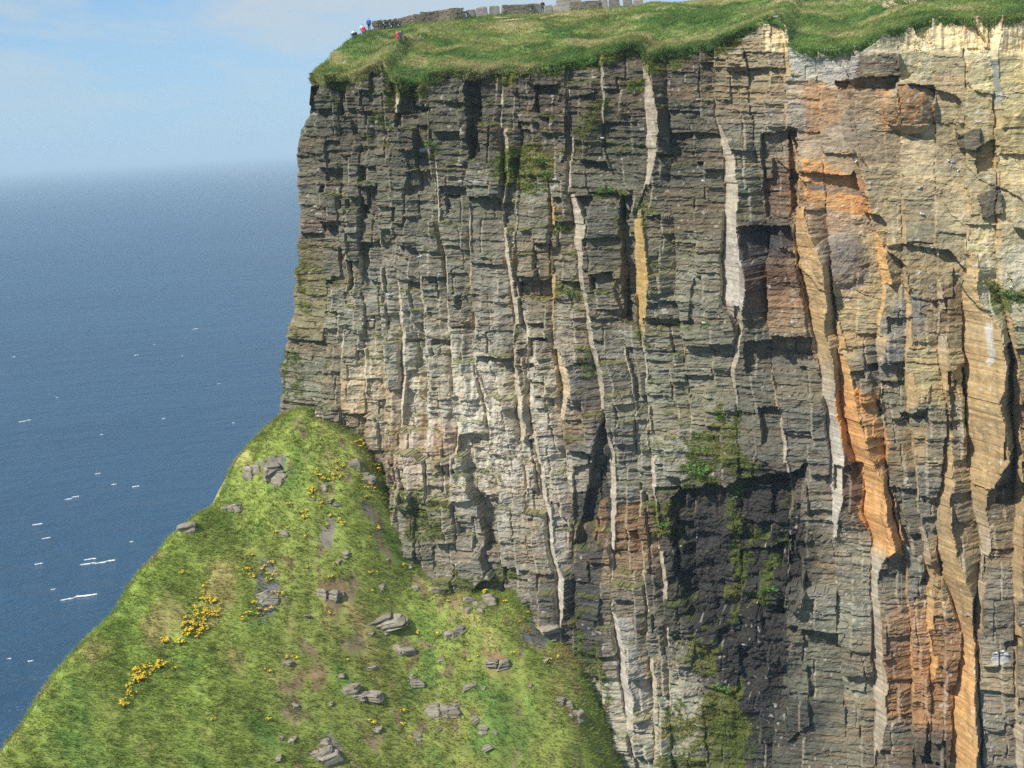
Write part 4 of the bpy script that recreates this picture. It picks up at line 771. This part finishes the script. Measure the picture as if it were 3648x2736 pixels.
def skin_mesh(pts, edges, rad, sub=1, mat_=None, root=0):
    me = bpy.data.meshes.new('skin'); me.from_pydata([tuple(p) for p in pts], edges, []); o = bpy.data.objects.new('tmp', me); COL.objects.link(o)
    o.modifiers.new('s', 'SKIN'); sv = me.skin_vertices[0].data
    for k, r in enumerate(rad): sv[k].radius = (r, r) if not isinstance(r, tuple) else r; sv[k].use_root = (k == root)
    if sub: m = o.modifiers.new('d', 'SUBSURF'); m.levels = m.render_levels = sub
    dg = bpy.context.evaluated_depsgraph_get(); out = bpy.data.meshes.new_from_object(o.evaluated_get(dg)); bpy.data.objects.remove(o); bpy.data.meshes.remove(me)
    if mat_: out.materials.clear(); out.materials.append(mat_)
    for p in out.polygons: p.use_smooth = True
    return out
SKINM = plain('skin', (.52, .30, .21), .6, .08)
def person(label, x, y, jacket, legs, hair, pose='stand', height=1.75, face=0., w=None, hat=None, hit=None):
    u, ww = hit if hit else hit_meadow(x, y); B = meadow_xyz(u, ww); k = height/1.75
    if pose == 'stand':
        J = dict(pelvis=(0,0,.95), chest=(0,0,1.32), neck=(0,0,1.5), head=(0,.02,1.62), top=(0,.01,1.70))
        for s, n in ((-1,'l'),(1,'r')): J.update({'sh'+n:(s*.19,0,1.42),'el'+n:(s*.27,-.03,1.14),'wr'+n:(s*.25,.1,.92),'hip'+n:(s*.1,0,.9),'kn'+n:(s*.11,.03,.5),'an'+n:(s*.12,-.01,.08),'to'+n:(s*.13,.15,.04)})
    elif pose == 'bend':
        J = dict(pelvis=(0,-.1,.62), chest=(0,.16,.9), neck=(0,.27,1.03), head=(0,.34,1.12), top=(0,.37,1.2))
        for s, n in ((-1,'l'),(1,'r')): J.update({'sh'+n:(s*.18,.2,.98),'el'+n:(s*.25,.3,.72),'wr'+n:(s*.18,.42,.56),'hip'+n:(s*.1,-.08,.58),'kn'+n:(s*.14,.2,.42),'an'+n:(s*.13,-.02,.08),'to'+n:(s*.14,.14,.04)})
    else:
        J = dict(pelvis=(0,0,.16), chest=(0,.04,.55), neck=(0,.06,.72), head=(0,.09,.84), top=(0,.08,.93))
        for s, n in ((-1,'l'),(1,'r')): J.update({'sh'+n:(s*.19,.04,.66),'el'+n:(s*.26,.16,.42),'wr'+n:(s*.16,.36,.40),'hip'+n:(s*.1,.03,.14),'kn'+n:(s*.13,.40,.44),'an'+n:(s*.12,.58,.08),'to'+n:(s*.13,.74,.05)})
    names = list(J); ix = {n: i for i, n in enumerate(names)}; pts = [np.array(J[n])*k for n in names]
    base = {'pelvis':.14,'chest':.15,'neck':.06,'head':.10,'top':.07,'sh':.075,'el':.05,'wr':.035,'hip':.09,'kn':.065,'an':.045,'to':.04}; rad = [base.get(n, base.get(n[:2], base.get(n[:3], .05)))*k for n in names]
    E = [('pelvis','chest'),('chest','neck'),('neck','head'),('head','top')]
    for n in 'lr': E += [('chest','sh'+n),('sh'+n,'el'+n),('el'+n,'wr'+n),('pelvis','hip'+n),('hip'+n,'kn'+n),('kn'+n,'an'+n),('an'+n,'to'+n)]
    ed = [(ix[a], ix[b]) for a, b in E]; bp = list(pts); br = list(rad)
    bp.append(np.array(J['head'])*k + np.array([0, .12, -.01])*k); br.append(.018*k); ed.append((ix['head'], len(bp)-1))            # nose
    for n, s in (('l', -1), ('r', 1)):
        wv = np.array(J['wr'+n])*k; f = wv - np.array(J['el'+n])*k; f /= np.linalg.norm(f); palm = wv + f*.08*k; bp.append(palm); br.append(.032*k); pi = len(bp)-1; ed.append((ix['wr'+n], pi))
        for q in range(5):
            off = np.array([s*(-.03 if q == 4 else 0), (q-1.5)*.02 if q < 4 else .03, 0])*k; L = (.05 if q == 4 else .07 + .012*(q in (1, 2)))*k
            a = palm + off + f*L*.5; b = palm + off*1.1 + f*L + np.array([-s*.01, .012, 0])*k; bp += [a, b]; br += [.010*k, .008*k]; ed += [(pi, len(bp)-2), (len(bp)-2, len(bp)-1)]
    body = obj('person', skin_mesh(bp, ed, br, 1, SKINM), None, tuple(B)); body.rotation_euler = (0, 0, face); tag(body, label, 'person')
    def part(nm, sel, grow, m, extra=()):
        ii = [ix[n] for n in sel]; mp = {v: q for q, v in enumerate(ii)}; e = [(mp[ix[a]], mp[ix[b]]) for a, b in E if ix[a] in mp and ix[b] in mp]
        return obj(nm, skin_mesh([pts[v] for v in ii], e, [rad[v]*1.12 + grow*k for v in ii], 1, m), body)
    part('jacket', ['chest','pelvis','shl','ell','wrl','shr','elr','wrr'], .022, plain('jacket_cloth', jacket, .8, .12, 6.)).data
    part('trousers', ['pelvis','hipl','knl','anl','hipr','knr','anr'], .012, plain('trouser_cloth', legs, .85, .12, 6.))
    hd = np.array(J['head'])*k; hm = plain('hair', hair, .6, .2, 8.)
    obj('hair', skin_mesh([hd + np.array([0, -.035, .035])*k, hd + np.array([0, -.03, .085])*k], [(0, 1)], [.112*k, .085*k], 1, hm), body)
    for n in 'lr': obj('shoe', skin_mesh([pts[ix['an'+n]] - np.array([0, .03, .02])*k, pts[ix['to'+n]] + np.array([0, .02, .0])], [(0, 1)], [.055*k, .045*k], 1, plain('shoe_leather', (.05, .045, .04))), body)
    return body
def backpack(name, label, P, rz, rgb, s=1., parent=None):
    m = plain('pack_cloth', rgb, .85); bm = bmesh.new(); bmesh.ops.create_cube(bm, size=1.)
    for v in bm.verts: v.co = Vector((v.co.x*.34*s*(1 - .25*(v.co.z > 0)), v.co.y*.22*s, (v.co.z + .5)*.48*s))
    bmesh.ops.bevel(bm, geom=bm.edges[:], offset=.07*s, segments=2, affect='EDGES'); me = bpy.data.meshes.new('backpack'); bm.to_mesh(me); bm.free(); me.materials.append(m)
    o = obj(name, me, parent, tuple(P)); o.rotation_euler = (0, 0, rz)
    if label: tag(o, label, 'bag')
    pk = bpy.data.meshes.new('pocket'); bm = bmesh.new(); bmesh.ops.create_cube(bm, size=1.); bmesh.ops.scale(bm, vec=(.22*s, .08*s, .2*s), verts=bm.verts); bmesh.ops.bevel(bm, geom=bm.edges[:], offset=.03*s, segments=1, affect='EDGES'); bm.to_mesh(pk); bm.free(); pk.materials.append(m)
    obj('pocket', pk, o, (0, -.13*s, .17*s))
    for q in (-1, 1): obj('strap', skin_mesh([(q*.09*s, .1*s, .42*s), (q*.1*s, .17*s, .28*s), (q*.1*s, .1*s, .08*s)], [(0, 1), (1, 2)], [.02*s]*3, 1, m), o)
    return o
person('person in a bright blue jacket and dark trousers standing highest beside the wall end', 798, 67.5, (.02, .16, .55), (.02, .03, .09), (.02, .02, .02), 'stand', 1.85, .15)
person('person in a red jacket standing on the grass below the blue jacket', 787, 81, (.62, .02, .03), (.16, .14, .12), (.04, .03, .025), 'stand', 1.7, -.1)
person('dark-haired person in pale blue clothes half hidden behind the red jacket', 783.5, 79, (.55, .62, .80), (.30, .32, .38), (.03, .025, .02), 'stand', 1.78, .2)
_p = person('person in a pale top and blue trousers crouching at the grassy skyline', 764, 79.5, (.72, .72, .76), (.06, .12, .24), (.08, .05, .04), 'bend', 1.7, -.9)
_u = hit_meadow(769, 79.5); backpack('backpack', 'black rucksack on the grass beside the crouching person', meadow_xyz(*_u), .5, (.02, .03, .045), 1.4)
person('person in a pinkish red coat standing on the lower path', 859, 91.5, (.66, .06, .09), (.50, .10, .10), (.30, .16, .08), 'stand', 1.5, .2)
person('fair-haired person in a dark blue jacket beside the pinkish red coat', 866, 90.5, (.05, .08, .16), (.10, .15, .25), (.62, .56, .42), 'stand', 1.5, -.1)
_u = hit_meadow(876, 87); backpack('backpack', 'small dark bag lying on the path beside the fair-haired person', meadow_xyz(*_u), 1., (.03, .03, .03), 1.2)
_us = float(sky_u(1173)); person('distant person in dark clothes whose head shows above the flagstone fence', 0, 0, (.02, .03, .04), (.03, .03, .04), (.02, .02, .02), 'stand', 1.8, 0., hit=(_us, float(np.interp(_us, SK[:, 0], SK[:, 2])) + .9))

# ================================================================== SEABIRDS
WHITE = plain('white_feathers', (.82, .82, .80), .8, .06); GREYF = plain('grey_feathers', (.36, .38, .42), .8, .1); BILL = plain('yellow_bill', (.6, .42, .08), .5, .05)
def make_bird():
    me = skin_mesh([(0,-.24,.10),(0,-.1,.12),(0,.06,.14),(0,.13,.22),(0,.17,.28)], [(0,1),(1,2),(2,3),(3,4)], [.03,.085,.095,.05,.055], 1, WHITE, 1)
    wing = skin_mesh([(0,.08,.17),(0,-.1,.17),(0,-.3,.13)], [(0,1),(1,2)], [(.022,.06),(.02,.07),(.01,.02)], 1, GREYF); bill = skin_mesh([(0,.2,.28),(0,.27,.26)], [(0,1)], [.016,.006], 0, BILL); return me, wing, bill
BM, WM, BLM = make_bird()
BIRDS = [(1520,393,0),(1521,699,0),(1108,527,0),(908,556,0),(839,638,0),(805,692,0),(1170,930,0),(1850,351,1),(1877,410,1),(1985,409,1),(1990,406,1),(1991,464,1),(2050,349,1),(2056,352,1),(2071,370,1),(2066,594,1),(2182,622,1),(2165,1408,2),(2150,1412,2),(2172,1414,2),(1300,300,0),(2105,600,1),(1590,1075,2),(1880,398,1)]
BL_ = [('white seabird sitting on a ledge of the grey layered cliff face', 'seabirds on the grey face'), ('white seabird resting on the tan and orange upper face', 'seabirds on the tan face'), ('white seabird on a low dark ledge of the lower cliff', 'seabirds on the lower face')]
for k, (x, y, g) in enumerate(BIRDS):
    h = hit_cliff(x, y)
    if not h: continue
    P = h[0] + np.array([NU[0], NU[1], 0])*.16 - np.array([0, 0, .06]); o = obj('seabird', BM, None, tuple(P)); o.rotation_euler = (0, 0, random.uniform(.6, 2.6)*random.choice((-1, 1))); o.scale = (1.25,)*3; tag(o, BL_[g][0], 'bird', BL_[g][1])
    for q in (-1, 1): wv = obj('wing', WM, o, (q*.085, 0, 0))
    obj('beak', BLM, o)

# ================================================================== HAZE over the sea
def haze():
    m = bpy.data.materials.new('sea_haze'); m.use_nodes = True; t = NT(m.node_tree); t.n.remove(t.n['Principled BSDF']); v = t.new('ShaderNodeVolumePrincipled'); v.inputs['Color'].default_value = (.62, .84, 1., 1.); v.inputs['Density'].default_value = HAZE; v.inputs['Anisotropy'].default_value = -.1
    t.l.new(v.outputs[0], t.n['Material Output'].inputs['Volume']); S = 43000.; z0, z1 = -6., 175.
    vs = [(x, y, z) for z in (z0, z1) for x, y in ((-S, -S), (S, -S), (S, S), (-S, S))]
    o = obj('haze', mesh('haze', vs, quads=[(3,2,1,0),(4,5,6,7),(0,1,5,4),(1,2,6,5),(2,3,7,6),(3,0,4,7)], mats=[m]), kind='stuff'); return o
HAZE = 1.25e-4
haze()
